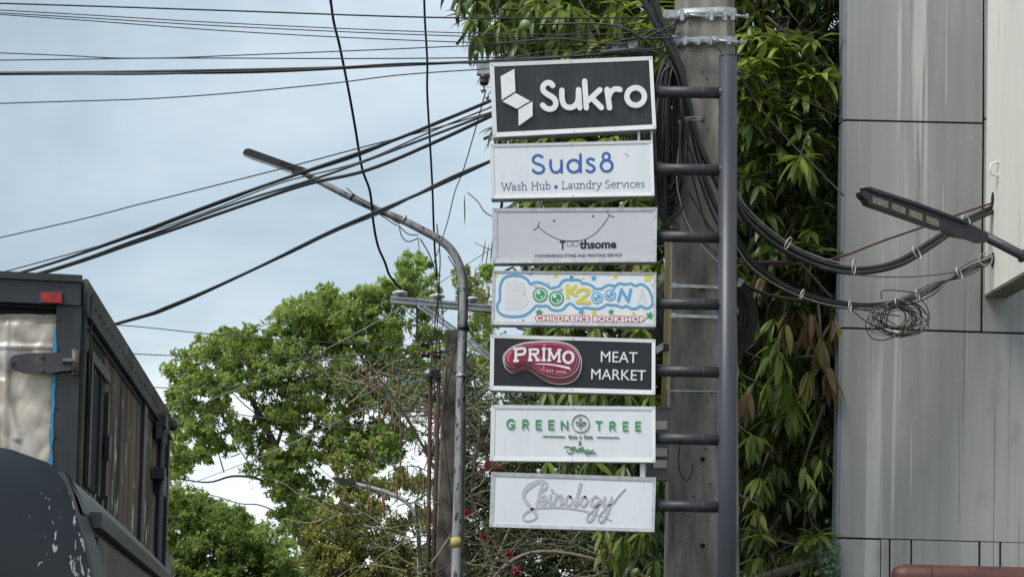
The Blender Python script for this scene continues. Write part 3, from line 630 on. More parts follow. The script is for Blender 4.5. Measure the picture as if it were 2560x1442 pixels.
for dx, dy in ((-1.7, 0), (1.7, 0), (0, -1.7), (0, 1.7), (-1.2, -1.2), (1.2, -1.2), (-1.2, 1.2), (1.2, 1.2)):
    pass
mb = MB()
for i, (dx, dy) in enumerate(((-2.0, 0), (2.0, 0), (0, -1.9), (0, 1.9), (-1.4, -1.4), (1.4, -1.4), (-1.4, 1.4), (1.4, 1.4))):
    mb.add(text_vf("CHILDREN'S BOOKSHOP", [(x + dx, y + dy) for x, y in tq], Y4 - .0008 - .0001 * i, .001, 0.055, 1.12))
mb.obj('lettering_outline', M_red, s4)['kind'] = 'stuff'
letters(s4, "CHILDREN'S BOOKSHOP", tq, Y4 - .0020, .001, M_letter, 0.045, 1.12)
# ---- 5 meat market
s5 = sign([(1226, 835.3), (1638.5, 847.8), (1638, 985.7), (1224, 974.4)], (10, 9, 9, 11), 'black meat market sign with a crimson steak shaped emblem', M_navy, M_white)
z6 = Z(1240, 850, 11.13)
outer = [(190, 560), (195, 440), (250, 340), (380, 220), (560, 130), (800, 60), (1100, 25), (1400, 12), (1700, 25), (1950, 70), (2130, 150), (2260, 260), (2340, 400), (2385, 560), (2380, 760), (2320, 960), (2200, 1110), (2020, 1200), (1800, 1228), (1550, 1200), (1330, 1110), (1130, 970), (960, 860), (860, 825), (760, 825), (640, 870), (540, 910), (430, 905), (320, 840), (240, 740)]
inner = [(228, 560), (235, 450), (290, 350), (400, 240), (570, 160), (800, 90), (1100, 55), (1400, 42), (1700, 55), (1930, 100), (2100, 180), (2220, 290), (2300, 420), (2330, 560), (2310, 700), (2240, 850), (2110, 970), (1950, 1035), (1760, 1055), (1560, 1030), (1340, 955), (1150, 830), (1000, 720), (880, 675), (760, 665), (640, 705), (540, 750), (430, 745), (330, 710), (260, 640)]
core = [(278, 520), (300, 420), (380, 310), (520, 220), (800, 150), (1100, 100), (1400, 85), (1700, 100), (1900, 145), (2060, 225), (2170, 330), (2240, 450), (2262, 580), (2230, 720), (2150, 850), (2000, 940), (1800, 980), (1560, 950), (1330, 880), (1160, 770), (1010, 650), (880, 600), (760, 595), (640, 635), (500, 680), (400, 660), (320, 600)]
Y5 = YS - 0.022
e0 = one(ppoly(catmull(z6(outer), 3, True), Y5 + .008, .024), 'steak_backing', M_cream, s5)
sh = lambda L, g: [((x - 1290) * g + 1290, (y - 610) * g + 610) for x, y in L]
one(ppoly(catmull(z6([(1290 + (x - 1290) * .979, 615 + (y - 615) * .966) for x, y in outer]), 3, True), Y5 + .006, .004), 'steak_side', M_meatd, e0)
e1 = one(ppoly(catmull(z6(inner), 3, True), Y5 + .003, .003), 'steak_rim', M_cream, s5)
one(ppoly(catmull(z6([(1290 + (x - 1290) * .981, 540 + (y - 540) * .962) for x, y in inner]), 3, True), Y5 + .0015, .003), 'steak_fat_band', M_meatd, e1)
one(ppoly(catmull(z6(core), 3, True), Y5 + .0005, .002), 'steak_line', M_pink, e1)
one(ppoly(catmull(z6([(1290 + (x - 1290) * .975, 530 + (y - 530) * .93) for x, y in core]), 3, True), Y5 - .0008, .002), 'steak_meat', M_meat, e1)
one(ppoly(z6([(1335, 90), (1420, 95), (1355, 190), (1290, 185)]), Y5 - .0015, .001), 'marbling', M_pink, e1)
one(ppoly(z6([(290, 480), (350, 350), (480, 260), (450, 340), (380, 460), (360, 540), (400, 640), (330, 600)]), Y5 - .0015, .001), 'marbling', M_pink, e1)
one(ppoly(z6([(1200, 820), (1290, 770), (1310, 700), (1350, 710), (1375, 880), (1300, 870)]), Y5 - .0015, .001), 'marbling', M_pink, e1)
one(ppoly(z6([(1180, 440), (1215, 420), (1260, 560), (1290, 610), (1240, 590)]), Y5 - .0015, .001), 'marbling', M_pink, e1)
Yt = Y5 - .003
strokes(s5, 'letter', M_letter, [z6([(555, 262), (548, 560)]), z6([(540, 250), (770, 232), (808, 310), (760, 385), (590, 405)]), z6([(508, 578), (602, 572)]), z6([(512, 246), (560, 242)])], 72 / 11.13, Yt, .003)
strokes(s5, 'letter', M_letter, [z6([(950, 270), (945, 545)]), z6([(930, 262), (1140, 262), (1172, 320), (1130, 380), (980, 392)]), z6([(1060, 400), (1160, 545)]), z6([(915, 556), (985, 556)]), z6([(1130, 556), (1195, 556)])], 66 / 11.13, Yt, .003)
strokes(s5, 'letter', M_letter, [z6([(1333, 245), (1328, 545)]), z6([(1305, 240), (1365, 240)]), z6([(1298, 556), (1362, 556)])], 66 / 11.13, Yt, .003, smooth=False)
strokes(s5, 'letter', M_letter, [z6([(1490, 262), (1478, 552)]), z6([(1490, 262), (1610, 520)]), z6([(1610, 520), (1755, 280)]), z6([(1765, 285), (1755, 582)]), z6([(1455, 246), (1520, 250)]), z6([(1735, 270), (1800, 275)]), z6([(1450, 560), (1510, 562)]), z6([(1725, 590), (1790, 594)])], 58 / 11.13, Yt, .003, smooth=False)
one(ring(*zz(z6, 2013, 476), 133 / 11.13, 72 / 11.13, Yt, .003, ry=152 / 11.13), 'letter', M_letter, s5)
one(ppoly(z6([(1060, 665), (1200, 648), (1450, 650), (1750, 690), (2040, 745), (2085, 825), (1900, 775), (1650, 715), (1400, 682), (1200, 675)]), Yt, .003), 'swoosh', M_letter, s5)
one(text_vf('EST 2008', z6([(1405, 815), (1945, 862), (1942, 922), (1402, 880)]), Yt, .002, 0.02, 1.3), 'lettering', M_cream, s5)
letters(s5, 'MEAT', z3([(1368, 243), (1756, 256), (1754, 368), (1366, 358)]), YS - .002, .012, M_letter, 0.0)
letters(s5, 'MARKET', z3([(1266, 430), (1844, 446), (1842, 556), (1264, 540)]), YS - .002, .012, M_letter, 0.0)
# ---- 6 cafe and bakery
s6 = sign([(1227.9, 1011.4), (1638.5, 1015.7), (1638.5, 1155), (1224.8, 1151)], (10, 9, 8, 9), 'white cafe sign with spaced green letters and a ringed leaf sprig', M_face, M_white)
Y6 = YS; kg = 15 / 4.242
gl = [[[(448, 985), (425, 966), (395, 970), (372, 1000), (375, 1035), (400, 1058), (435, 1055), (450, 1030)], [(415, 1022), (450, 1022)]],
      [[(541, 972), (538, 1062)], [(541, 972), (575, 970), (593, 990), (580, 1015), (545, 1018)], [(565, 1020), (595, 1062)]]]
for x in (682, 816): gl.append([[(x, 976), (x, 1064)], [(x, 976), (x + 50, 976)], [(x, 1019), (x + 46, 1019)], [(x, 1064), (x + 50, 1064)]])
gl.append([[(948, 1070), (948, 983)], [(948, 983), (1012, 1070)], [(1012, 1070), (1012, 983)]])
gl.append([[(1315, 988), (1376, 988)], [(1346, 988), (1346, 1075)]])
gl.append([[(1464, 992), (1462, 1076)], [(1464, 992), (1498, 990), (1515, 1008), (1502, 1030), (1468, 1034)], [(1488, 1036), (1518, 1076)]])
for x in (1605, 1738): gl.append([[(x, 993), (x, 1078)], [(x, 993), (x + 46, 993)], [(x, 1035), (x + 42, 1035)], [(x, 1078), (x + 46, 1078)]])
for L in gl: strokes(s6, 'letter', M_leafg, [z3(l) for l in L], kg, Y6, .012)
one(ring(*zz(z3, 1152, 1008), 92 / 4.242, 6.5 / 4.242, Y6, .012), 'emblem_ring', M_olive, s6)
strokes(s6, 'leaf_sprig', M_olive, [z3(l) for l in ([(1152, 1075), (1152, 1010)], [(1152, 1015), (1136, 985), (1152, 950), (1168, 985), (1152, 1015)], [(1150, 1035), (1112, 1020), (1102, 992), (1135, 1000), (1150, 1035)], [(1154, 1035), (1190, 1020), (1206, 992), (1170, 1000), (1154, 1035)])], 5 / 4.242, Y6, .008)
for l in ([(752, 1141), (984, 1147)], [(1326, 1151), (1557, 1156)]): strokes(s6, 'rule_line', M_leafg, [z3(l)], 6.5 / 4.242, Y6, .008, smooth=False)
one(text_vf('Gela o Cafe', z3([(1022, 1130), (1280, 1134), (1280, 1168), (1022, 1164)]), Y6, .008, 0.02, 1.15), 'lettering', M_olive, s6)
one(text_vf('&', z3([(1131, 1190), (1165, 1190), (1160, 1234), (1128, 1234)]), Y6, .008, 0.0, 1), 'lettering', M_olive, s6)
zb_ = Z(1380, 1080, 18.286)
mb = MB()
for i, (l, wd) in enumerate((([(560, 680), (620, 640), (740, 640), (850, 675), (960, 665), (1040, 650), (1065, 690), (1000, 750), (900, 780)], 34), ([(960, 665), (880, 730), (810, 800)], 34), ([(900, 775), (960, 800), (965, 870), (900, 930), (800, 950), (710, 910), (690, 850), (715, 815)], 36),
     ([(1120, 770), (1060, 800), (1060, 850), (1110, 860), (1170, 790), (1160, 850), (1230, 840)], 36), ([(1420, 655), (1330, 720), (1250, 850)], 34), ([(1180, 715), (1300, 700)], 24), ([(1370, 760), (1290, 800), (1320, 850), (1390, 850)], 32), ([(1420, 830), (1480, 780), (1440, 770), (1420, 830), (1460, 865), (1540, 830)], 32),
     ([(1540, 850), (1600, 780), (1660, 775)], 32), ([(1720, 780), (1710, 850), (1780, 850), (1880, 770), (1790, 900), (1690, 950), (1570, 980), (1520, 950), (1560, 915), (1700, 915), (1850, 935), (1960, 915), (1985, 900)], 30))):
    mb.add(ribbon(zb_(l), wd * .78 / 18.286, Y6 - .0003 * i, .008))
mb.obj('script_lettering', M_leafg, s6)
# ---- 7 silver script
s7 = sign([(1227.9, 1178.7), (1640, 1192.4), (1636, 1329), (1223, 1316)], (10, 10, 8, 9), 'bottom white sign with silver grey script lettering', M_face, M_alu)
Y7 = YS - .006
SC = [
 [(690, 190, 70), (600, 185, 85), (480, 225, 110), (370, 290, 125), (290, 370, 110), (250, 460, 85), (255, 540, 75), (300, 610, 80), (360, 690, 80), (430, 780, 75), (500, 860, 75), (515, 940, 60), (460, 1000, 50), (350, 1035, 45), (255, 1010, 45), (235, 930, 45), (290, 860, 50), (400, 795, 55), (520, 760, 50), (700, 742, 50), (950, 738, 52), (1200, 755, 50), (1450, 795, 45), (1700, 855, 42), (1900, 925, 30), (2120, 1020, 26)],
 [(650, 200, 70), (590, 430, 62), (530, 690, 62)],
 [(640, 190, 50), (720, 210, 60), (735, 290, 60), (680, 370, 50), (590, 440, 40)],
 [(590, 590, 40), (660, 500, 45), (710, 500, 55), (700, 580, 50), (620, 620, 40)],
 [(620, 610, 50), (620, 680, 50), (680, 690, 45), (790, 560, 36)],
 [(825, 480, 60), (795, 640, 60), (830, 680, 45), (900, 600, 36)],
 [(850, 365, 62), (870, 410, 62)],
 [(950, 450, 60), (900, 670, 60)],
 [(920, 600, 36), (990, 500, 50), (1060, 500, 62), (1030, 640, 58), (1060, 690, 42), (1140, 600, 32)],
 [(1260, 540, 50), (1220, 500, 50), (1160, 540, 60), (1155, 650, 62), (1200, 700, 50), (1265, 650, 48), (1280, 560, 48), (1230, 500, 44)],
 [(1465, 230, 66), (1350, 660, 66), (1380, 700, 42), (1460, 600, 32)],
 [(1570, 530, 48), (1530, 510, 48), (1475, 560, 58), (1475, 670, 60), (1520, 715, 48), (1585, 650, 46), (1600, 560, 46), (1550, 510, 42)],
 [(1840, 530, 50), (1780, 500, 55), (1700, 570, 60), (1680, 670, 58), (1720, 720, 45), (1810, 640, 36), (1860, 590, 50)],
 [(1870, 570, 62), (1790, 800, 66), (1710, 980, 62), (1640, 1035, 50), (1590, 990, 44), (1630, 890, 36), (1760, 780, 32), (1900, 640, 34), (1975, 530, 40)],
 [(1975, 520, 58), (1945, 660, 58), (1975, 725, 46), (2070, 630, 40)],
 [(2120, 530, 58), (2060, 760, 66), (1970, 980, 62), (1895, 1045, 50), (1845, 1000, 42), (1870, 900, 34), (2000, 760, 32), (2150, 640, 30), (2280, 480, 26), (2410, 345, 22)]]
mb = MB()
for i, l in enumerate(SC): mb.add(ribbon(z4([(q[0], q[1], q[2] * .93) for q in l]), 5, Y7 + .010 - .0002 * i, .005 + .0002 * i, n=6))
mb.obj('script_lettering', M_silver, s7)

# ================================================================== MAIN CONCRETE UTILITY POLE
YP = 15.75
def chamfer_section(c, hw, hd, ch):
    return [c + Vector((x, y, 0)) for x, y in ((-hw + ch, -hd), (hw - ch, -hd), (hw, -hd + ch), (hw, hd - ch), (hw - ch, hd), (-hw + ch, hd), (-hw, hd - ch), (-hw, -hd + ch))]
def conc_pole(root, name, p_top, p_bot, rt, rb, ch, mat):
    A = chamfer_section(p_bot, rb, rb, ch * rb); B = chamfer_section(p_top, rt, rt, ch * rt); N = 8; V = []; K = 10
    for j in range(K + 1):
        t = j / K; V += [a.lerp(b, t) for a, b in zip(A, B)]
    Fc = [(j * N + i, j * N + (i + 1) % N, (j + 1) * N + (i + 1) % N, (j + 1) * N + i) for j in range(K) for i in range(N)]
    Fc += [tuple(range(N))[::-1], tuple(K * N + i for i in range(N))]
    return one((V, Fc), name, mat, root)
pt = P(1762, -260, YP + .22); pbt = P(1752, 1500, YP + .22)
sl = (pt - pbt) / (pt.z - pbt.z); pbt = pbt - sl * pbt.z
up = empty('utility_pole', pbt, 'thick grey concrete utility pole behind the sign post, with galvanised bands', 'utility pole')
conc_pole(up, 'pole_shaft', pt, pbt, S(68, YP), S(100, YP), 0.32, M_conc)
def pole_c(py):
    z = P(1757, py, YP).z; return pbt + sl * z
def band(py, w, h, name, tilt=0.0, mat=None):
    c = pole_c(py); r = S(68 + 32 * (py + 260) / 1760 + 4, YP); V = []; n = 28; th = 0.008
    for (rr, dz) in ((r, -h), (r + th, -h), (r + th, h), (r, h)):
        for k in range(n):
            a = 2 * math.pi * k / n; sq = rr / (abs(math.cos(a)) ** 5 + abs(math.sin(a)) ** 5) ** .2; V.append(c + Vector((math.cos(a) * sq, math.sin(a) * sq, dz + tilt * math.cos(a))))
    Fc = [(i * n + k, i * n + (k + 1) % n, ((i + 1) % 4) * n + (k + 1) % n, ((i + 1) % 4) * n + k) for i in range(4) for k in range(n)]
    o = one((V, Fc), name, mat or M_galv, up, True); return c, r, o
def bolt(p, d, r, L, par, mat=M_galv):
    d = d.normalized()
    one(lathe(p, [(0, r), (L, r)], d, 8), 'bolt', mat, par)
    one(lathe(p + d * L * .55, [(0, r * 1.9), (r * 1.6, r * 1.9)], d, 6), 'nut', mat, par)
for (py, w, h, xs, yy) in ((33, 80, .035, (1705, 1778, 1812, 1832), 40), (103, 76, .026, (1712, 1745, 1775, 1822), 104)):
    c, r, o = band(py, w, h, 'pole_band', 0.012)
    for x in xs:
        pp_ = P(x, yy, YP - .12)
        one(box(pp_ + ZU * .0, Vector((.014, 0, 0)), Vector((0, .025, 0)), Vector((0, 0, h * 1.15))), 'lug', M_galv, o)
    for x0_, x1_ in ((xs[0] + 3, xs[1] - 4), (xs[1] + 4, xs[2] - 2), (xs[2] + 4, xs[3] + 40)):
        a = P(x0_, yy - 3, YP - .13); b_ = P(x1_, yy + 3, YP - .13); one(tube([a, b_], .011, 8), 'bolt', M_galv, o, True)
        one(lathe(a.lerp(b_, .12), [(0, .022), (.02, .022)], b_ - a, 6), 'nut', M_galv, o); one(lathe(a.lerp(b_, .85), [(0, .022), (.02, .022)], b_ - a, 6), 'nut', M_galv, o)
    one(box(P(1672, yy, YP - .05), Vector((.045, 0, 0)), Vector((0, .05, 0)), Vector((0, 0, .03))), 'side_lug', M_galv, o)
    bolt(P(1668, yy + 4, YP - .11), Vector((0, -1, 0)), .014, .05, o)
M_strap = pmat('steel_strap', (0.62, 0.62, 0.60), (0.42, 0.42, 0.41), scale=18, rough=0.3, metal=0.6)
def strap(py, dz, x0=1678):
    ysf = YP + .22 - S(86, YP) - .006
    one(ribbon([(x0, py), (1800, py + dz)], 8, ysf, .003, smooth=False, square=True), 'steel_strap', M_strap, up)
    one(ribbon([(x0 + 3, py - 1), (x0 + 12, py)], 12, ysf - .004, .005, smooth=False, square=True), 'strap_buckle', M_strap, up)
strap(713, 5); strap(788, 5, 1676)
one(ribbon([(1676, 976), (1800, 978)], 3, YP + .22 - S(90, YP) - .006, .003, smooth=False, square=True), 'steel_strap', M_strap, up)
M_hole = pmat('black_hole', (0.006, 0.006, 0.006), rough=1)
for hx, hy, hr in ((1757, 299, 5), (1757, 722, 5), (1757, 1147, 6), (1757, 1363, 6), (1768, 1000, 2.2), (1720, 1290, 2), (1735, 1240, 2.4), (1775, 1210, 2.4), (1742, 880, 1.8), (1725, 60, 2), (1755, 180, 2)):
    ysf = YP + .22 - S(68 + 32 * (hy + 260) / 1960, YP)
    one(disc(hx, hy, hr, ysf - .004, .003, 12), 'bolt_hole', M_hole, up)
one(tube([P(1757, 296, 15.25), P(1735, 293, 15.2), P(1712, 296, 15.2), P(1714, 301, 15.22), P(1738, 300, 15.2), P(1757, 300, 15.25)], .006, 6), 'wire_hook', M_wireg, up, True)
one(tube([P(x, y, 15.3) for x, y in catmull([(1700, 1110), (1696, 1150), (1702, 1185), (1715, 1200), (1727, 1190), (1731, 1170), (1730, 1158)], 5)], .006, 6), 'loose_wire', M_cable, up, True)
one(tube([P(x, y, 15.3) for x, y in catmull([(1757, 724), (1764, 740), (1772, 752)], 4)], .003, 5), 'loose_wire', M_cable, up, True)

# yellow conduit and meter box strapped to the pole
yc = empty('conduit_pipe', P(1662, 1015, 15.55), 'thin yellow vertical conduit pipe left of the concrete pole', 'pipe')
one(tube([P(1669, 606, 15.55), P(1668, 700, 15.55), P(1665, 880, 15.55), P(1658, 1016, 15.55)], S(6.8, 15.55), 14), 'pipe_body', M_yconduit, yc, True)
one(tube([P(1665.3, 860, 15.55), P(1664.7, 879, 15.55)], S(8, 15.55), 14), 'coupling', M_redpipe, yc, True)
one(ppoly([(1640, 866), (1657, 856), (1658, 872), (1642, 884)], 15.5, .02), 'clamp_wing', M_galv, yc)
one(tube([P(1669, 598, 15.55), P(1669, 610, 15.55)], [S(9, 15.55), S(7.5, 15.55)], 10), 'frayed_end', M_tagp, yc)
bx = empty('meter_box', P(1655, 1200, 15.45), 'weathered grey meter box with pale tags between the sign stack and the concrete pole', 'box')
one(pxbox(1616, 1020, 1675, 1100, 15.42, .16), 'case', M_boxgrey, bx)
one(pxbox(1616, 1101, 1672, 1199, 15.44, .14), 'lower_case', M_boxgrey, bx)
for a in ((1633, 1051, 1668, 1073), (1633, 1119, 1668, 1140), (1633, 1149, 1668, 1169)): one(pxbox(*a, 15.40, .018), 'tag_plate', M_tagp, bx)
one(pxbox(1612, 1016, 1678, 1021, 15.41, .18), 'lid', M_boxgrey, bx)

# ================================================================== CABLES
def cable(pts, wpx, label, Y0=15, Y1=None, mat=None, name='overhead_cable', group=None, n=8, sides=6, jitter=0.0, cat='cable'):
    Y1 = Y0 if Y1 is None else Y1; c = catmull(pts, n); M = len(c)
    L = [0]
    for a, b in zip(c, c[1:]): L.append(L[-1] + math.hypot(b[0] - a[0], b[1] - a[1]))
    V = []; r = []
    for p, l in zip(c, L):
        Y = Y0 + (Y1 - Y0) * l / L[-1]; V.append(P(p[0], p[1] + (random.uniform(-1, 1) * jitter), Y)); r.append(S(wpx / 2, Y))
    rr = sum(r) / len(r)
    o = one(tube(V, rr, sides), name, mat or M_cable, None, True, V[len(V) // 2])
    return tag(o, label, cat, group)
GA = 'wires strung across the sky from the left'
EX = -1500
def ext(p0, p1): k = (EX - p0[0]) / (p1[0] - p0[0]); return (EX, p0[1] + (p1[1] - p0[1]) * k * .9)
def sky_cable(pts, w_, label, Y0=16.5, Y1=15.9, **k): return cable([ext(pts[0], pts[1])] + pts, w_, label, Y0, Y1, group=GA, **k)
sky_cable([(0, 9), (560, 27), (1120, 45), (1660, 45)], 4, 'topmost thin black cable sagging across the upper sky')
sky_cable([(0, 26), (560, 58), (1120, 82), (1500, 86), (1700, 70)], 2.6, 'second thin wire below the topmost cable, sloping gently down', mat=M_cableg)
sky_cable([(0, 33), (560, 66), (1120, 90), (1650, 100)], 2.6, 'third thin wire from the top, running close under the second')
sky_cable([(0, 37), (600, 80), (1120, 105), (1640, 118)], 2.6, 'fourth thin wire from the top, sloping most steeply to the mango leaves')
sky_cable([(0, 133), (330, 146), (640, 137), (1100, 118), (1320, 105), (1690, 30)], 2.8, 'thin wire crossing another wire near the left edge above the heavy bundle')
sky_cable([(0, 151), (420, 146), (900, 147), (1250, 144), (1660, 135)], 3, 'nearly level thin wire just above the heavy black bundle')
sky_cable([(0, 183), (330, 180), (760, 172), (1000, 163), (1240, 152), (1660, 128)], 7, 'heavy black cable, upper strand of the bundle that passes over the top sign', 15.5, 15.6)
sky_cable([(0, 186), (330, 184), (640, 181), (900, 169), (1100, 159), (1300, 148), (1500, 136), (1660, 120)], 6, 'grey dusty strand twisted under the heavy bundle over the top sign', 15.55, 15.45, mat=M_cableg)
sky_cable([(0, 184), (330, 186), (500, 182), (760, 175), (1000, 160), (1240, 156), (1450, 140), (1620, 132)], 5, 'thin strand weaving through the heavy bundle over the top sign', 15.6, 15.35)
sky_cable([(0, 259), (430, 244), (800, 212), (1000, 188), (1200, 174), (1300, 168)], 3, 'single thin wire below the heavy bundle ending at the insulator')
sky_cable([(0, 594), (360, 508), (700, 423), (900, 370), (1100, 318), (1270, 268)], 3, 'lone thin wire slanting up to the lamp head from the left edge', 24, 15.9)
DG = 'heavy diagonal cables climbing to the signs'
def dia(pts, w_, label, Y0=22, Y1=15.6, **k): return cable([(pts[0][0] - 700, pts[0][1] + 190)] + pts, w_, label, Y0, Y1, group=DG, **k)
dia([(30, 688), (300, 598), (560, 500), (760, 430), (1000, 345), (1300, 222)], 7.5, 'upper strand of the highest diagonal cable pair right above the truck roof')
dia([(34, 686), (300, 602), (560, 505), (700, 452), (900, 388), (1100, 302), (1300, 228)], 4, 'lower thin strand of the highest diagonal cable pair')
dia([(72, 690), (340, 600), (600, 505), (800, 443), (1000, 370), (1300, 255)], 6, 'thick middle diagonal cable under the highest pair', mat=M_cableg)
dia([(70, 694), (340, 606), (560, 530), (760, 463), (920, 425), (1100, 350), (1300, 256)], 8, 'thickest diagonal cable, lowest of the middle bundle')
dia([(300, 600), (520, 528), (700, 458), (900, 405), (1100, 320), (1300, 240)], 3.5, 'thin strand parting from the middle diagonal bundle', mat=M_cableg)
dia([(278, 812), (430, 762), (620, 680), (830, 577), (1000, 505), (1130, 448), (1300, 368)], 7, 'upper strand of the lowest diagonal cable behind the truck', 26, 15.6)
dia([(284, 813), (430, 768), (640, 672), (830, 582), (960, 528), (1130, 442), (1300, 374)], 5, 'lower grey strand of the lowest diagonal cable behind the truck', 26, 15.6, mat=M_cableg)
dia([(290, 808), (470, 745), (700, 645), (900, 548), (1100, 462), (1300, 364)], 3.5, 'thin strand wound round the lowest diagonal cable', 26, 15.65)
cable([(760, -1500), (820, -160), (829, 20), (850, 120), (872, 230), (888, 320), (905, 420), (925, 480), (934, 560), (945, 615), (962, 655), (975, 690), (1003, 722)], 7, 'thick black drop cable hanging from the top edge to the crossarm of the rear pole', 17, 22.5, group='drop cables hanging from above')
cable([(1040, -1500), (1059, -160), (1061, 20), (1068, 150), (1068, 230), (1074, 340), (1081, 470), (1084, 560), (1088, 640), (1093, 690)], 5.5, 'thinner black drop cable hanging just right of the thick one', 17, 22.5, group='drop cables hanging from above')
cable([(1215, 225), (1195, 300), (1160, 420), (1137, 480), (1120, 550), (1098, 620), (1085, 655)], 3, 'pale thin wire falling from the insulator to the bent lamp pole', 16.4, 22, mat=M_wireg)
for i, (l, lab) in enumerate((([(280, 811), (560, 838), (850, 857), (1055, 865)], 'thin wire from the truck roof to the upper dark insulator'),
     ([(330, 884), (560, 892), (700, 893), (900, 888), (1060, 883)], 'thin wire from the truck side to the lower dark insulator'),
     ([(400, 1008), (560, 1030), (760, 1058), (930, 1072)], 'faint wire crossing the big tree below mid height'),
     ([(400, 1040), (640, 1080), (900, 1100)], 'lowest faint wire crossing the big tree'),
     ([(340, 966), (480, 968), (620, 966)], 'short level wire seen against the pale cloud beside the truck'))):
    cable([(l[0][0] - 500, l[0][1] - 30)] + l, 2.6, lab, 24, 23.2, mat=M_cable if i < 2 else M_cableg)
for (l, lab) in (([(420, 1230), (700, 1120), (980, 985), (1260, 830)], 'pale wire rising across the tree to the cafe sign'), ([(500, 1010), (760, 900), (1000, 770), (1230, 620)], 'pale slanting wire rising behind the lamp pole')):
    cable(l, 2, lab, 32, 24, mat=M_wireg)
# wires over the heavy bundle, between the mango leaves and pole
GT = 'loose wires tangled above the top sign'
for i, l in enumerate((([(1250, 150), (1380, 128), (1480, 130), (1600, 95), (1700, 85)]), ([(1230, 110), (1400, 98), (1560, 110), (1690, 60)]), ([(1340, 62), (1500, 60), (1580, 80), (1640, 120)]), ([(1480, 150), (1560, 118), (1640, 122), (1690, 100)]), ([(1420, 140), (1560, 100), (1690, 95)]), ([(1540, 60), (1600, 90), (1640, 75), (1690, 110)]))):
    cable(l, 3 + (i % 3), ('loose wire lying lowest along the top edge of the top sign', 'loose wire crossing the mango leaves just above the top sign', 'loose wire starting beside the hanging mango and dipping right', 'short loose wire humped over the cable splice', 'short loose wire meeting the pole at its lower band', 'kinked loose wire beneath the upper pole band')[i], 15.5 - .03 * i, 15.2, group=GT)
cable([(1560, 125), (1600, 122), (1650, 135), (1680, 165), (1700, 225), (1704, 300)], 4, 'pale grey wire arching over the right corner of the top sign', 15.1, 15.3, mat=M_cableg)
cj = empty('cable_joint', P(1575, 118, 15.3), 'small silver cable splice bracket above the right half of the top sign', 'cable joint')
one(pxbox(1572, 104, 1594, 122, 15.3, .06), 'bracket', M_galv, cj); one(pxbox(1532, 112, 1546, 124, 15.32, .05), 'small_bracket', M_galv, cj)
one(tube([P(1500, 132, 15.25), P(1560, 126, 15.25), P(1606, 128, 15.25)], .018, 8), 'splice_sleeve', M_cableg, cj, True)

# long hanging bundle of coiled cable behind the sign ends
cb = empty('cable_coil', P(1672, 330, 15.6), 'long hanging bundle of coiled black cables between the top signs and the concrete pole', 'cable coil')
for i in range(70):
    f = (i % 35) / 34; cx = 1676 + random.uniform(-6, 6); rx = 8 + 34 * f + random.uniform(-4, 4); y0 = 150 + random.uniform(-12, 16) + 12 * (1 - f); y1 = 505 + random.uniform(-45, 60)
    Yc = 15.42 + random.uniform(0, .22); pts = []
    for k in range(16):
        a = 2 * math.pi * k / 16 + random.uniform(-.05, .05)
        x = cx + rx * (abs(math.cos(a)) ** .7) * (1 if math.cos(a) > 0 else -1) - 6 * math.sin(a); y = (y0 + y1) / 2 + (y1 - y0) / 2 * math.sin(a)
        pts.append((x + random.uniform(-2, 2), y, Yc + .05 * math.cos(a)))
    pts = catmull(pts, 3, True)
    one(tube([P(*p) for p in pts], S(random.choice((2.4, 3.0, 2.0)), 15.5), 5, closed=True), 'cable_loop', random.choice((M_cable, M_cable, M_cableg)), cb, True)
cb2 = empty('cable_coil', P(1560, 340, 15.7), 'short fan of coiled cable showing between the two topmost signs', 'cable coil')
for i in range(14):
    x = 1545 + i * 8
    one(tube([P(a, b, 15.6) for a, b in catmull([(x - 30, 250), (x - 12, 300), (x + 4, 345), (x + 25 - i, 420)], 4)], S(2.6, 15.6), 5), 'cable_loop', M_cable if i % 4 else M_cableg, cb2, True)
# round coil strapped behind the pole
cb3 = empty('cable_coil', P(1758, 790, 16.3), 'round coil of black cable strapped behind the concrete pole, beside the meat market sign', 'cable coil')
for i in range(16):
    r0 = 92 + i * 2.8 + random.uniform(-1, 1); Yc = 16.25 + random.uniform(0, .12)
    pts = [P(1758 + r0 * 1.0 * math.cos(a), 788 + r0 * .98 * math.sin(a) + 6, Yc) for a in [2 * math.pi * k / 36 for k in range(36)]]
    one(tube(pts, S(2.5, 16.2), 5, closed=True), 'cable_loop', M_cable, cb3, True)
one(ppoly([(1644, 692), (1664, 678), (1668, 690), (1650, 706)], 16.1, .03), 'coil_bracket', M_galv, cb3)
one(ppoly([(1846, 692), (1862, 700), (1852, 716), (1842, 716)], 16.1, .03), 'coil_bracket', M_galv, cb3)
# thick risers crossing the pole
GR = 'thick cables slanting down across the concrete pole'
for i, (l, w_, lab) in enumerate((
     ([(1585, -60), (1628, 40), (1668, 110), (1700, 175), (1722, 260), (1745, 350), (1790, 450), (1850, 560)], 17, 'thickest black cable slanting down across the concrete pole'),
     ([(1630, -60), (1650, 40), (1690, 130), (1712, 240), (1735, 340), (1770, 470), (1830, 600)], 13, 'second thick cable close beside the thickest one on the pole'),
     ([(1604, -60), (1650, 60), (1690, 150), (1716, 250), (1740, 380), (1785, 500), (1835, 640)], 9, 'medium black cable between the two thick ones on the pole'),
     ([(1705, 230), (1715, 330), (1740, 420), (1775, 520), (1810, 590)], 7, 'medium cable starting beside the coil and crossing the pole lower left'),
     ([(1700, 240), (1705, 330), (1722, 400), (1765, 560), (1800, 600)], 5, 'thin cable hugging the left side of the concrete pole'))):
    cable(l, w_, lab, 15.36 + .04 * i, 15.5, group=GR)
cable([(1698, 300), (1700, 400), (1712, 470), (1706, 520), (1690, 540), (1665, 552)], 7, 'black cable hooking back under the coil beside the second sign', 15.25)
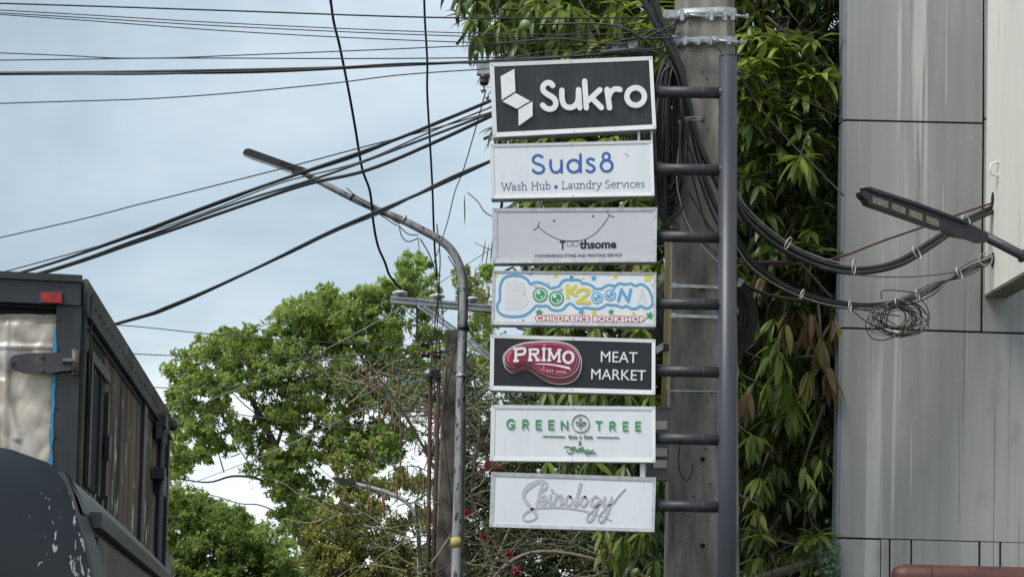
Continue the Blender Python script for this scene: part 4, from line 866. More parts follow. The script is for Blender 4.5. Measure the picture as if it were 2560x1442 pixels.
cable([(1700, 330), (1692, 440), (1700, 500), (1720, 560), (1760, 620), (1800, 660)], 2.6, 'pale wire drooping across the face of the concrete pole', 15.25, mat=M_wireg)
cable([(1640, 560), (1700, 580), (1760, 610), (1800, 640)], 3, 'thin black wire crossing the pole at the third sign', 15.3)
cable([(1722, 480), (1745, 520), (1770, 560), (1800, 600)], 5, 'short dark cable crossing the pole above the third arm', 15.35)
cable([(1726, 130), (1760, 120), (1790, 118), (1812, 145), (1820, 160)], 3, 'thin wire curling from the lower pole band to the post top', 15.2)
tg = empty('wire_tangle', P(1665, 565, 15.2), 'small tangle of thin black wire hanging by the right end of the third sign', 'wire')
for i in range(5):
    r0 = 12 + 3 * i
    one(tube([P(1664 + r0 * math.cos(a) + 3 * i, 567 + r0 * .6 * math.sin(a), 15.2 + .01 * i) for a in [2 * math.pi * k / 16 for k in range(16)]], S(1.6, 15.2), 5, closed=True), 'wire_loop', M_cable, tg, True)
one(tube([P(x, y, 15.2) for x, y in catmull([(1626, 492), (1650, 520), (1668, 560), (1682, 585)], 5)], S(1.5, 15.2), 5), 'loose_wire', M_cable, tg, True)
# insulator on a bracket at the left of the top sign
ins = empty('insulator', P(1210, 200, 16.2), 'dark brown spool insulator on a steel bracket at the left edge of the top sign', 'insulator')
one(pxbox(1192, 158, 1225, 185, 16.2, .06), 'bracket', M_galv, ins)
one(lathe(P(1210, 214, 16.2), [(0, .02), (.01, .035), (.03, .038), (.04, .028), (.05, .038), (.075, .036), (.085, .02)]), 'spool', M_porc, ins, True)
one(lathe(P(1207, 232, 16.2), [(0, .012), (.02, .02), (.04, .014), (.055, .012)], seg=8), 'clamp', M_galv, ins)
one(lathe(P(1218, 250, 16.2), [(0, .01), (.02, .018), (.045, .01)], seg=8), 'clamp', M_galv, ins)
# cables on the right
GC = 'cables swinging from the pole to the fin wall'
e1_ = finp(2483, 507, -.02); e2_ = finp(2483, 522, -.02)
def endY(pt): return pt.y
cable([(1838, 492), (1870, 540), (1960, 612), (2060, 658), (2150, 672), (2240, 655), (2330, 602), (2400, 558), (2489, 514)], 13, 'upper thick black cable sweeping from the post to the cream fin', 15.25, e1_.y, group=GC, n=10, sides=8)
cable([(1838, 502), (1868, 552), (1955, 624), (2060, 670), (2150, 682), (2250, 662), (2335, 612), (2410, 562), (2489, 526)], 12, 'lower thick black cable lying under the upper one to the fin', 15.2, e1_.y - .05, group=GC, n=10, sides=8)
cable([(1838, 470), (1875, 528), (1960, 600), (2040, 640), (2120, 662)], 2.6, 'pale wire lying along the top of the thick double cable', 15.1, 15.6, mat=M_wireg)
cable([(1846, 655), (1960, 662), (2090, 645), (2200, 605), (2330, 560), (2400, 535), (2489, 505)], 6, 'thin cable with a reddish stretch rising behind the solar lamp', 15.6, e1_.y, mat=M_wirered, group=GC)
cable([(1846, 655), (1900, 656), (1985, 656)], 10, 'short thick black stub cable right of the post', 15.7)
for i, (dy, w_, mt) in enumerate(((0, 6, M_cable), (7, 3, M_wireg), (4, 5, M_cable), (-4, 4, M_cable), (10, 3.5, M_cableg), (-8, 3, M_cable))):
    cable([(1840, 600 + dy * 2), (1880, 655 + dy * 2), (1960, 715 + dy), (2060, 752 + dy), (2160, 765 + dy * .8), (2250, 755 + dy), (2330, 722 + dy * 1.6), (2410, 680 - dy * 1.5), (2489, 645 - dy)], w_, ('thick black wire forming the core of the lowest sagging bundle', 'pale wire running along the lowest sagging bundle', 'second thick black wire of the lowest sagging bundle', 'thin black wire on top of the lowest sagging bundle', 'dusty grey wire at the bottom of the lowest sagging bundle', 'thinnest wire, uppermost in the lowest sagging bundle')[i], 15.3 + .02 * i, e1_.y - .1, mat=mt, group='wires of the thin sagging bundle')
cable([(2050, 668), (2150, 688), (2280, 692), (2400, 678), (2489, 655)], 3, 'thin wire looping under the thick double cable', 15.5, e1_.y, mat=M_cableg)
cable([(1846, 700), (1900, 730), (1980, 748), (2060, 750), (2150, 762)], 9, 'dark cable in the shade under the mango leaves right of the post', 16.2)
cable([(2000, 660), (2030, 690), (2060, 725), (2080, 745)], 8, 'short dark cable curving down in the mango shade', 16.4)
cable([(1846, 182), (1900, 270), (1970, 350), (2030, 410), (2110, 490)], 4, 'pale thin wire slanting down through the mango leaves', 16.0, mat=M_cableg)
cable([(1846, 185), (1950, 225), (2040, 265), (2110, 300)], 3, 'thin black wire crossing the upper mango leaves', 16.1)
tie_i = 0
ct = empty('cable_tie_set', P(2200, 700, 15.5), 'white cable ties clipped round the swinging cables in front of the wall', 'cable ties')
def tie(px, py, Y, rx, ry, ang):
    c = (px, py); pts = []
    for k in range(14):
        a = 2 * math.pi * k / 14; u = math.cos(a) * rx; v = math.sin(a) * ry
        pts.append(P(px + u * math.cos(ang) - v * math.sin(ang), py + u * math.sin(ang) + v * math.cos(ang), Y + .05 * math.cos(a)))
    one(tube(pts, S(1.6, 15), 5, closed=True), 'cable_tie', M_tie, ct, True)
tie(1970, 608, 15.3, 5, 17, .5); tie(2135, 666, 15.5, 4, 19, .05); tie(2292, 632, 15.9, 6, 19, -.5); tie(2415, 552, 16.1, 8, 16, -.5)
tie(2125, 765, 15.4, 3, 14, .1); tie(2242, 757, 15.7, 3, 13, -.2); tie(2294, 738, 15.7, 3, 14, -.3); tie(2398, 683, 15.9, 4, 16, -.45); tie(2005, 735, 15.3, 3, 12, .4)
wc = empty('wire_coil', P(2245, 800, 15.7), 'untidy round coil of thin black wire hanging in front of the grey wall', 'wire coil')
for i in range(22):
    cx = 2246 + random.uniform(-24, 24); cy = 795 + random.uniform(-8, 12); rx = random.uniform(32, 66); ry = random.uniform(24, 44); ph = random.uniform(0, 6)
    Yc = 15.7 + random.uniform(-.06, .06); tl = random.uniform(-.5, .5)
    pts = []
    for k in range(18):
        a = 2 * math.pi * k / 18; u = math.cos(a) * rx * (1 + .08 * math.sin(3 * a + ph)); v = math.sin(a) * ry * (1 + .08 * math.cos(2 * a + ph))
        pts.append(P(cx + u * math.cos(tl) - v * math.sin(tl), cy + u * math.sin(tl) + v * math.cos(tl), Yc + .03 * math.sin(a + ph)))
    one(tube(pts, S(random.uniform(.9, 1.5), 15.7), 5, closed=True), 'wire_loop', M_wireg if i % 9 == 0 else M_cable, wc, True)
one(tube([P(2214, 823, 15.6), P(2230, 828, 15.6)], .009, 6), 'splice', M_wireg, wc); one(tube([P(2233, 828, 15.6), P(2247, 831, 15.6)], .012, 6), 'splice', pmat('pale_green_splice', (0.5, 0.62, 0.42), rough=.5), wc)
for l in ([(2125, 770), (2160, 800), (2200, 822), (2260, 838)], [(2130, 768), (2190, 782), (2250, 790)], [(2205, 748), (2205, 728), (2240, 726), (2290, 732)], [(2300, 745), (2318, 770), (2322, 800), (2300, 832), (2250, 842)]):
    one(tube([P(x, y, 15.65) for x, y in catmull(l, 5)], S(1.5, 15.65), 5), 'loose_wire', M_cable, wc, True)
lp = [P(2464 + 17 * math.cos(a), 648 + 15 * math.sin(a), 15.6) for a in [2 * math.pi * k / 16 for k in range(16)]]
one(tube(lp, S(1.4, 15.6), 5, closed=True), 'wire_loop', M_wireg, wc, True)

# ================================================================== SOLAR LAMP AT THE RIGHT
YL = 14.2
sl_ = empty('street_lamp', P(2600, 660, YL), 'black solar street lamp head with four pale LED windows in front of the grey wall', 'street lamp')
one(tube([P(2452, 585, YL), P(2560, 641, YL), P(2760, 745, YL)], S(12, YL), 14), 'arm', M_arm, sl_, True)
one(tube([P(2552, 637, YL), P(2562, 642, YL)], [S(17, YL), S(17, YL)], 12), 'collar', M_arm, sl_)
bt = P(2760, 745, YL)
one(tube([Vector((bt.x, bt.y, 0)), bt + ZU * .3], .06, 14), 'lamp_pole', M_arm, sl_, True)
hd_a = P(2158, 478, YL); 
prof = [(2166, 470), (2176, 469), (2300, 511), (2420, 556), (2442, 568), (2470, 584), (2472, 600), (2462, 607), (2430, 596), (2412, 594), (2392, 590), (2378, 580), (2368, 574), (2352, 573), (2174, 511), (2168, 500), (2157, 489), (2155, 480), (2162, 476), (2170, 480)]
one(ppoly(prof, YL - .13, .27, .19), 'case', M_lampk, sl_)
top_ = [(2166, 469), (2176, 467), (2300, 508), (2420, 553), (2420, 560), (2300, 516), (2176, 476)]
one(ppoly(top_, YL - .15, .31, .215), 'solar_panel', M_glassd, sl_)
bd = (P(2350, 566, YL) - P(2172, 503, YL)).normalized()
bn_ = Vector((bd.z, 0, -bd.x))
for (xa, ya, xb, yb) in ((2182, 490, 2221, 504), (2230, 507, 2264, 519.5), (2273, 523, 2307, 535.5), (2316, 539, 2348, 551)):
    a = P(xa, ya, YL - .136); b_ = P(xb, yb, YL - .136); o_ = -bn_ * 0 + Vector((0, 0, 0))
    dn = P(0, 12, YL) - P(0, 0, YL)
    one(prism([a, b_, b_ + dn * 1.45, a + dn * 1.45], Vector((0, .01, 0))), 'led_window', M_led, sl_)

# ================================================================== LONG ARM STREET LAMP (centre left)
YA = 22.0
b_ = P(1141, 1500, YA); b_.z = 0
la = empty('street_lamp', b_, 'tall bent grey pole street lamp with a long arm reaching left to an LED head', 'street lamp')
path = [(1141, 1560), (1143, 1442), (1150, 1150), (1153, 950), (1157, 830), (1159, 750), (1157, 700), (1147, 660), (1128, 625), (1100, 600), (1060, 578), (1000, 548), (900, 505), (820, 465), (755, 431)]
path = catmull(path, 5); pts = [P(x, y, YA) for x, y in path]; pts = [b_] + pts
rad = [S(17, YA)] + [S(16 - 5.5 * min(1, max(0, (1500 - y) / 950)) - 3.2 * max(0, (1150 - x) / 400), YA) for x, y in path]
one(tube(pts, rad, 18), 'pole', M_galvold, la, True)
one(tube([P(1126, 622, YA - .012), P(1060, 576, YA - .012), P(900, 504, YA - .012), P(760, 432, YA - .012)], [S(1, YA)] * 4, 6), 'seam', M_galvlamp, la, True)
for (x, y, x2, y2, r) in ((878, 492, 882, 495, 10), (1009, 548, 1013, 550, 11.5), (1159, 812, 1159, 826, 14), (1154, 935, 1154, 944, 14), (1143, 1343, 1143, 1367, 16.4)):
    mt = pmat('yellow_paint_band', (0.5, 0.38, 0.06), (0.35, 0.3, 0.14), scale=20, rough=.6) if y == 1343 else (M_cable if y in (492, 812) else M_galv)
    one(tube([P(x, y, YA), P(x2, y2, YA)], S(r, YA), 16), 'band', mt, la, True)
hd = MB()
one(ppoly([(606, 384), (612, 373), (622, 371), (700, 399), (742, 414), (762, 425), (760, 437), (740, 432), (730, 434), (700, 422), (628, 397)], YA - .12, .24, .22), 'head_case', M_lampk, la)
one(ppoly([(608, 386), (628, 393), (700, 418), (732, 430), (728, 435), (700, 424), (628, 399), (610, 391)], YA - .125, .21, .22), 'lamp_plate', M_lampg, la)
for k in range(9): 
    x = 701 + k * 4; y = 400 + k * 1.9
    one(ppoly([(x, y), (x + 2, y + .8), (x + 1, y + 10), (x - 1, y + 9)], YA - .13, .26, .22), 'fin', M_lampk, la)
one(tube([P(748, 416, YA), P(766, 423, YA)], S(1.5, YA), 5), 'cable_stub', M_cable, la)
for l, lab in (([(866, 470), (890, 490), (930, 512), (985, 552), (1000, 560)], 'a'), ([(880, 492), (940, 530), (985, 560), (998, 566), (1020, 585), (1045, 588)], 'b'), ([(998, 566), (1004, 590), (1020, 604), (1045, 596)], 'c')):
    one(tube([P(x, y, YA - .06) for x, y in catmull(l, 5)], S(1.4, YA), 5), 'loose_wire', M_cable, la, True)
GW = 'thin wires dropping from the bent lamp arm to the rear pole'
for i, (l, w_) in enumerate((([(1050, 596), (1075, 640), (1092, 700), (1096, 760), (1090, 860), (1086, 1000)], 3), ([(1092, 560), (1100, 640), (1098, 700), (1093, 760), (1078, 900), (1075, 1000)], 3), ([(1120, 640), (1145, 690), (1146, 760), (1140, 860), (1112, 1000), (1108, 1060), (1122, 1200), (1135, 1330), (1137, 1442), (1136, 1600)], 3), ([(1098, 690), (1100, 740), (1108, 800), (1098, 860)], 2.5),
      ([(1160, 830), (1140, 860), (1115, 880), (1090, 880)], 4), ([(1045, 592), (1048, 640), (1040, 700), (1040, 770)], 2))):
    cable(l, w_, ('thin wire curving left of the others from lamp arm bend to the dark insulators', 'nearly straight thin wire dropping left of the rear pole top', 'long thin wire running down the face of the stained rear pole', 'short thin wire ending by the crossarm insulators', 'short thick wire tied from the lamp pole to the rear pole top', 'faint thin wire hanging straight under the lamp arm')[i], 21.9 + .1 * i, 22.2, group=GW)

# ================================================================== REAR CONCRETE POLE with crossarm
YQ = 23.2
pt = P(1133, 826, YQ); pb_ = P(1112, 1442, YQ); sl2 = (pt - pb_) / (pt.z - pb_.z); pb_ = pb_ - sl2 * pb_.z
rp = empty('utility_pole', pb_, 'shorter stained concrete pole with a grey crossarm, behind the bent lamp pole', 'utility pole')
conc_pole(rp, 'pole_shaft', pt, pb_, S(18, YQ), S(40, YQ), 0.25, M_conc2)
def bar(a, b, w_, d_, name, mat, par):
    a = Vector(a); b = Vector(b); t = (b - a).normalized(); n_ = t.cross(Vector((0, 1, 0))).normalized()
    return one(prism([a + n_ * w_, b + n_ * w_, b - n_ * w_, a - n_ * w_], Vector((0, d_, 0))), name, mat, par)
M_xarm = pmat('grey_crossarm', (0.34, 0.36, 0.385), (0.25, 0.265, 0.29), scale=8, rough=0.5, metal=.3)
bar(P(977, 748, YQ - .2), P(1300, 776, YQ - .2), S(8.5, YQ), .1, 'crossarm', M_xarm, rp)
bar(P(977, 743, YQ - .21), P(1300, 771, YQ - .21), S(2, YQ), .12, 'crossarm_flange', M_galv, rp)
for a, b2 in (((1043, 764), (1128, 824)), ((1058, 764), (1140, 822)), ((1165, 850), (1222, 898)), ((1172, 846), (1228, 888))):
    bar(P(*a, YQ - .2), P(*b2, YQ - .2), S(3, YQ), .03, 'brace', M_xarm, rp)
for x in (1000, 1093, 1180, 1240):
    y = 745 + (x - 977) * .087 - 5
    one(lathe(P(x, y, YQ - .15), [(0, .03), (.02, .05), (.03, .085), (.045, .09), (.055, .075), (.07, .03)]), 'insulator_cap', M_porcw, rp, True)
for (x, y) in ((1056, 861), (1057, 887), (1086, 881), (1086, 889)):
    one(lathe(P(x + 6, y, YQ - .3), [(-.05, .02), (-.04, .045), (-.015, .03), (.015, .03), (.04, .045), (.05, .02)], RT, 10), 'spool_insulator', M_porc, rp, True)
for a, b2 in (((1060, 862), (1150, 850)), ((1060, 887), (1150, 868))): one(tube([P(*a, YQ - .3), P(*b2, YQ - .25)], S(1.6, YQ), 5), 'guy_wire', M_cable, rp)
one(tube([P(1062, 936, YQ - .35), P(1080, 930, YQ - .35)], [S(8, YQ), S(10, YQ)], 10), 'weather_head', M_galv, rp, True)
one(box(P(1090, 935, YQ - .3), RT * .045, FW * .04, UP * .05), 'clamp_block', M_lampk, rp)
for l in ([(1064, 938), (1050, 950), (1028, 956), (1002, 945), (996, 932)], [(1064, 940), (1040, 952), (1015, 950)]):
    one(tube([P(x, y, YQ - .35) for x, y in catmull(l, 5)], S(1.2, YQ), 5), 'lead_wire', pmat('teal_wire', (0.10, 0.28, 0.27), rough=.5), rp, True)
for (x0, x1) in ((1076, 1070), (1097, 1083)):
    o = one(tube([P(x0, 935, YQ - .3), P(x1, 1442, YQ - .3), Vector((P(x1, 1442, YQ - .3).x - .03, YQ - .3, 0))], S(5.2, YQ), 10), 'rusty_pipe', M_rust, None, True, P(x1, 1500, YQ - .3))
    tag(o, 'rusty brown vertical pipe, %s of the two beside the stained pole' % ('left' if x0 == 1076 else 'right'), 'pipe', 'rusty riser pipes')
for x in (1088, 1110):
    pass
# far street lamp
YF2 = 36.0
b_ = P(1048, 1442, YF2); b_.z = 0
fl = empty('street_lamp', b_, 'small distant street lamp with a thin silvery curved pole among the dry branches', 'street lamp')
pth = catmull([(1047, 1500), (1048, 1400), (1047, 1330), (1040, 1290), (1020, 1258), (990, 1240), (940, 1222), (880, 1208)], 5)
one(tube([b_] + [P(x, y, YF2) for x, y in pth], [S(6, YF2)] + [S(5.5, YF2)] * len(pth), 10), 'pole', M_galv, fl, True)
one(ppoly([(826, 1193), (842, 1191), (888, 1200), (890, 1208), (870, 1210), (838, 1202)], YF2 - .12, .24), 'head_case', M_lampk, fl)

# ================================================================== DELIVERY TRUCK
A0 = P(206, 697, 7.7)
TZ = Vector((math.sin(R_(1.3)), 0, math.cos(R_(1.3)))); TD = STREET; TC = TZ.cross(TD) * -1
TC = (CROSS - TZ * CROSS.dot(TZ)).normalized()
TL_ = 3.97
tk = empty('truck', Vector((A0.x - 1.1, 8.5, 0)), 'black box truck with dented bare metal rear door and peeling side', 'truck')
def rr(px, py, d=0.0): return Rp(px, py, A0 + TD * d, TD)       # on the rear face
def rs(px, py, d=0.0): return Rp(px, py, A0 + TC * d, TC)       # on the right side face
def rear(pts, d, th, name, mat, par=tk): return one(prism([rr(x, y, d) for x, y in pts], TD * th), name, mat, par)
def side(pts, d, th, name, mat, par=tk): return one(prism([rs(x, y, d) for x, y in pts], TC * -th), name, mat, par)
BOTZ = 0.75
def loc(a, c, h): return A0 + TD * a + TC * c + TZ * h
HB = -(A0.z - BOTZ)
def tbox(a0, a1, c0, c1, h0, h1, name, mat, par=tk):
    pts = [loc(a0, c0, h0), loc(a0, c1, h0), loc(a0, c1, h1), loc(a0, c0, h1)]
    return one(prism(pts, TD * (a1 - a0)), name, mat, par)
tbox(.03, TL_ - .02, -2.12, -.03, HB, -.03, 'box_core', M_gap)
tbox(-.035, TL_, -2.15, .0, -.018, .0, 'roof_sheet', M_truckk)
tbox(-.03, .03, -2.15, .0, -.105, -.018, 'header_rail', M_truckk)
tbox(-.045, -.028, -2.15, .004, -.02, .006, 'roof_lip', M_truckk)
tbox(.0, .04, -2.1, -.066, -.118, -.105, 'door_gap', M_gap)
# corner post
pp1 = [rr(163, 770, -.002), rr(206, 770, -.002)]
tbox(-.012, .05, -.090, -.0, HB, -.105, 'corner_post', M_truckk)
tbox(-.016, .0, -.030, .003, HB, -.105, 'corner_angle', M_truckk)
# marker light
ml = rear([(97, 727), (158, 729), (158, 760), (97, 758)], -.040, .015, 'marker_base', M_hinge)
rear([(103, 731), (154, 732), (154, 757), (103, 755)], -.052, .014, 'marker_lens', M_redlens)
# dented door sheet
def sheet():
    nx, ny = 190, 130; x0, x1, y0, y1 = -1130, 146, 786, 1500
    import mathutils
    V = []; Fc = []
    for j in range(ny + 1):
        for i in range(nx + 1):
            x = x0 + (x1 - x0) * i / nx; y = y0 + (y1 - y0) * j / ny
            xe = x - (max(0, y - 800) * .018)
            n_ = mathutils.noise.noise(Vector((x * .013, y * .009, 2.0))) * .018 + abs(mathutils.noise.noise(Vector((x * .020, y * .014, 7.0)))) * .015 + mathutils.noise.noise(Vector((x * .05, y * .03, 1.0))) * .0012
            n_ += .006 * abs(mathutils.noise.noise(Vector((x * .05 + y * .02, y * .012, 4.0)))) + .010 * math.exp(-((x - 18) / 3.5) ** 2) + .010 * math.exp(-((y - 866 - (x * .02)) / 4.0) ** 2)
            n_ += .012 * math.exp(-((x - 15 - (y - 960) * .25) / 8) ** 2) * (1 if 950 < y < 1100 else 0)
            n_ -= .008 * math.exp(-((y - 800) / 8) ** 2)
            V.append(rr(xe, y, .012) - TD * n_)
    for j in range(ny):
        for i in range(nx):
            a = j * (nx + 1) + i; Fc.append((a, a + 1, a + nx + 2, a + nx + 1))
    return V, Fc
dr_ = one(sheet(), 'rear_door', M_sheet, tk, True)
rear([(147, 788), (157, 790), (140, 1500), (130, 1500)], -.004, .03, 'door_edge_trim', M_trim)
rear([(157, 790), (162, 790), (147, 1500), (141, 1500)], .008, .02, 'door_seal', M_gap)
rear([(135, 822), (140, 826), (142, 880), (131, 880)], -.016, .002, 'blue_tape', M_tape, dr_)
rear([(131, 936), (138, 938), (139, 960), (136, 985), (137, 1010), (133, 1040), (134, 1058), (124, 1062), (126, 1030), (129, 1000), (128, 970)], -.016, .002, 'blue_tape', M_tape, dr_)
rear([(123, 1066), (133, 1064), (134, 1090), (130, 1115), (132, 1150), (129, 1190), (119, 1190), (121, 1150), (125, 1120), (122, 1095)], -.018, .002, 'blue_tape', M_tape, dr_)
# hinge
hg = rear([(24, 900), (32, 888), (70, 882), (150, 881), (178, 880), (178, 926), (150, 928), (120, 934), (60, 932), (28, 922)], -.038, .016, 'hinge_strap', M_hinge)
for x, y in ((105, 889), (31, 907), (105, 925)): one(lathe(rr(x, y, -.040), [(0, .008), (.006, .007)], -TD, 8), 'rivet', M_hinge, hg)
one(tube([rr(158, 904, -.03), rr(186, 904, -.03)], .016, 8), 'hinge_knuckle', M_hinge, hg)
one(tube([rr(188, 876, -.03), rr(188, 932, -.03)], S(9.5, 7.7), 14), 'hinge_barrel', M_hingeb, hg, True)
one(tube([rr(187, 931, -.03), rr(187, 937, -.03)], S(8, 7.7), 10), 'hinge_pin', M_hingeb, hg, True)
one(tube([rr(187, 872, -.03), rr(187, 877, -.03)], S(8, 7.7), 10), 'hinge_pin', M_hinge, hg, True)
# side: rails and panels in the real side plane
def sp(a, h, c=0.0): return loc(a, c, h)
def sbox(a0, a1, h0, h1, c0, c1, name, mat, par=tk): return tbox(a0, a1, c0, c1, h0, h1, name, mat, par)
def inv(px, py, d=0.0):
    q = rs(px, py, d) - A0; return q.dot(TD), q.dot(TZ)
RH = inv(222, 775)[1]
sbox(.0, TL_, -.135, -.0, .004, .020, 'top_rail', M_truckrail)
sbox(.0, TL_, -.142, -.128, .018, .034, 'drip_moulding', M_truckrail)
sbox(.0, TL_, -.160, -.142, .004, .012, 'rail_shadow_strip', M_truckk)  # solid black strip that draws in the shadow below the drip moulding
a1 = inv(213, 800)[0]
sbox(.0, .05, HB, -.115, .004, .018, 'edge_trim', M_truckrail)
aP = [inv(x, 1000)[0] for x in (213, 252, 300, 345)]
seams = [.05, inv(252, 1000)[0], inv(303, 1000)[0], inv(352, 1000)[0]]
for s0, s1 in zip(seams, seams[1:] ): sbox(s0 + .003, s1 - .003, HB, -.120, -.012, .002, 'side_panel', M_truckpan)
pa = inv(358, 1000)[0]; pb2 = inv(366, 1000)[0]
sbox(seams[-1], seams[-1] + .16, HB, -.118, -.005, .022, 'side_post', M_truckk)
sbox(seams[-1] + .16, TL_ - .09, HB, -.120, -.012, .000, 'side_panel', M_truckpan)
sbox(TL_ - .09, TL_, HB, -.115, -.004, .022, 'side_post', M_truckk)
for k in range(26):
    one(lathe(loc(.12 + k * .147, .020, -.068), [(0, .009), (.006, .006)], TC, 6), 'rivet', M_truckrail, tk)
for k in range(14):
    one(lathe(loc(-.012, -.078, -.16 - k * .11), [(0, .006), (.005, .004)], -TD, 6), 'rivet', M_truckk, tk)
# side door opening with rounded frame
w0, h0 = inv(217, 915); w1, h1 = inv(260, 960)
wb = inv(222, 1225)[1]
fr = [(w0, h0), (w0 + .02, h0 + .03), (w1 - .06, h0 + .03), (w1, h0 - .04), (w1, wb), (w0, wb)]
one(prism([sp(a, h, .006) for a, h in fr], TC * -.03), 'side_hatch', M_truckpan, tk)
mid = w0 + (w1 - w0) * .55
one(prism([sp(w0 + .02, h0, .010), sp(mid, h0, .010), sp(mid, wb, .010), sp(w0 + .02, wb, .010)], TC * -.01), 'dark_opening', M_gap, tk)
for a_0, a_1, hh0, hh1 in ((w0 - .03, w0 + .02, wb, h0 + .03), (w1 - .02, w1 + .03, wb, h0 - .02), (w0 - .03, w1 + .03, h0 + .02, h0 + .06), (mid - .008, mid + .008, wb, h0)):
    sbox(a_0, a_1, hh0, hh1, .008, .024, 'hatch_frame', M_truckk)
for hh in (.2, .45, .62):
    sbox(w1 - .05, w1 + .02, h0 - hh - .10, h0 - hh, .022, .036, 'hatch_latch', M_truckk)
# locking bar
lx = inv(382, 1100)[0]
one(tube([sp(lx, -.12, .045), sp(lx, HB, .045)], .020, 10), 'lock_bar', M_truckk, tk, True)
ly = [inv(380, y)[1] for y in (1045, 1180)]
for hh in ly: sbox(lx - .05, lx + .05, hh - .03, hh + .03, .01, .07, 'bar_keeper', M_truckk)
sbox(lx - .05, lx + .30, -.24, -.11, .02, .05, 'bar_guide', M_truckrail)
sbox(lx + .08, lx + .42, ly[1] - .09, ly[1] + .02, .01, .045, 'lock_handle', M_truckk)
one(tube([sp(TL_ - .02, -.06, .03), sp(TL_ + .03, -.06, .03)], .03, 10), 'side_marker', M_hinge, tk, True)
one(tube([sp(a, h, .025) for a, h in ((.10, -.04), (.105, -.2), (.09, -.32), (.10, -.5))], .0035, 5), 'loose_wire', M_cable, tk, True)
# chassis and wheels below the frame
tbox(.1, TL_ + 1.8, -1.7, -.45, HB - .22, HB, 'chassis', M_lampk)
tbox(TL_ + .15, TL_ + 1.9, -2.05, -.1, HB - .1, HB + 1.55, 'cab', M_truckk)
for a_ in (.9, TL_ + 1.1):
    for c_ in (-1.95, -.15):
        wc_ = loc(a_, c_, 0); wc_.z = .42
        wh = one(lathe(wc_ - TC * .13, [(0, .3), (.02, .40), (.06, .42), (.20, .42), (.24, .40), (.26, .3)], TC, 24), 'wheel', M_cable, tk, True)
        one(lathe(wc_ - TC * .135, [(0, .2), (.27, .2)], TC, 16), 'rim', M_galv, wh, True)

# ================================================================== VAN, near left, rear corner in view
V0 = P(158, 1180, 3.6)                       # rear end of the right shoulder
V1 = P(440, 1442, 6.9)
VD = (V1 - V0); VLEN = VD.length; VD.normalize()
VC = VD.cross(ZU).normalized(); VU = VC.cross(VD)
vn = empty('van', Vector((V0.x - .7, 5.2, 0)), 'near dark van with a rounded rear roof and flaking black paint, bottom left corner', 'van')
def vl(a, c, h): return V0 + VD * a + VC * c + ZU * h
M_vrear = pmat('scuffed_dark_paint', (0.012, 0.0135, 0.019), (0.008, 0.009, 0.013), scale=2.5, spec=0.5, rough=0.3)
def scuff(mt):
    t = mt.node_tree; n = t.nodes; l = t.links; b = n['Principled BSDF']; src = b.inputs['Base Color'].links[0].from_socket
    tc = n['Texture Coordinate']; mp = n.new('ShaderNodeMapping'); mp.inputs['Scale'].default_value = (1.7, 1, .6); mp.inputs['Rotation'].default_value = (0, .6, 0); l.new(tc.outputs['Object'], mp.inputs[0])
    a = n.new('ShaderNodeTexNoise'); a.inputs['Scale'].default_value = 42; a.inputs['Detail'].default_value = 6; a.inputs['Distortion'].default_value = 1.6; l.new(mp.outputs[0], a.inputs['Vector'])
    # flaking gathers in a strip along the rear corner of the body
    sx = n.new('ShaderNodeSeparateXYZ'); l.new(tc.outputs['Object'], sx.inputs[0])
    m1 = n.new('ShaderNodeMapRange'); m1.inputs[1].default_value = V0.x - wloc(vn).x - .045; m1.inputs[2].default_value = V0.x - wloc(vn).x + .05; m1.inputs[3].default_value = 0; m1.inputs[4].default_value = .20; l.new(sx.outputs['X'], m1.inputs[0])
    ad = n.new('ShaderNodeMath'); ad.operation = 'ADD'; l.new(a.outputs['Fac'], ad.inputs[0]); l.new(m1.outputs[0], ad.inputs[1])
    m2 = n.new('ShaderNodeMapRange'); m2.inputs[1].default_value = .735; m2.inputs[2].default_value = .755; l.new(ad.outputs[0], m2.inputs[0])
    mi = n.new('ShaderNodeMix'); mi.data_type = 'RGBA'; l.new(m2.outputs[0], mi.inputs['Factor']); l.new(src, mi.inputs[6]); mi.inputs[7].default_value = (.50, .48, .46, 1); l.new(mi.outputs[2], b.inputs['Base Color'])
scuff(M_vrear)
M_vside = pmat('dusty_van_roof', (0.065, 0.072, 0.070), (0.028, 0.031, 0.032), scale=4, rough=0.38, stretch=(1, .4, 1), detail=9, bump=.05)
M_vpan = pmat('dusty_van_side', (0.075, 0.070, 0.050), (0.04, 0.038, 0.030), scale=3, rough=0.5, spec=0.35, stretch=(2, 2, .4), detail=9, spots=(.3, .28, .22), spot_scale=9, spot_lo=.66, spot_hi=.72, spot_stretch=(3, 3, .5))
# roof skin: profile from the right shoulder across to the left, swept along the length
prof = [(.035, -.070), (.026, -.045), (.012, -.018), (0, 0), (-.03, .018), (-.09, .038), (-.18, .054), (-.32, .066), (-.5, .072), (-.8, .074), (-1.1, .066), (-1.3, .045), (-1.42, .01), (-1.46, -.07)]
A_ = [0, .1, .6, 1.3, 2.0, 2.7, VLEN - .25, VLEN - .1, VLEN]; drop = [0, 0, .004, .006, .004, 0, -.004, -.012, -.035]; pull = [0, 0, 0, 0, 0, 0, -.0, -.01, -.05]
V = []; Fc = []; N = len(prof)
for a, d, pl in zip(A_, drop, pull):
    for c, h in prof: V.append(vl(a, c + (pl if c > -.5 else -pl), h + d))
for j in range(len(A_) - 1):
    for i in range(N - 1): Fc.append((j * N + i, j * N + i + 1, (j + 1) * N + i + 1, (j + 1) * N + i))
one((V, Fc), 'roof', M_vside, vn, True)
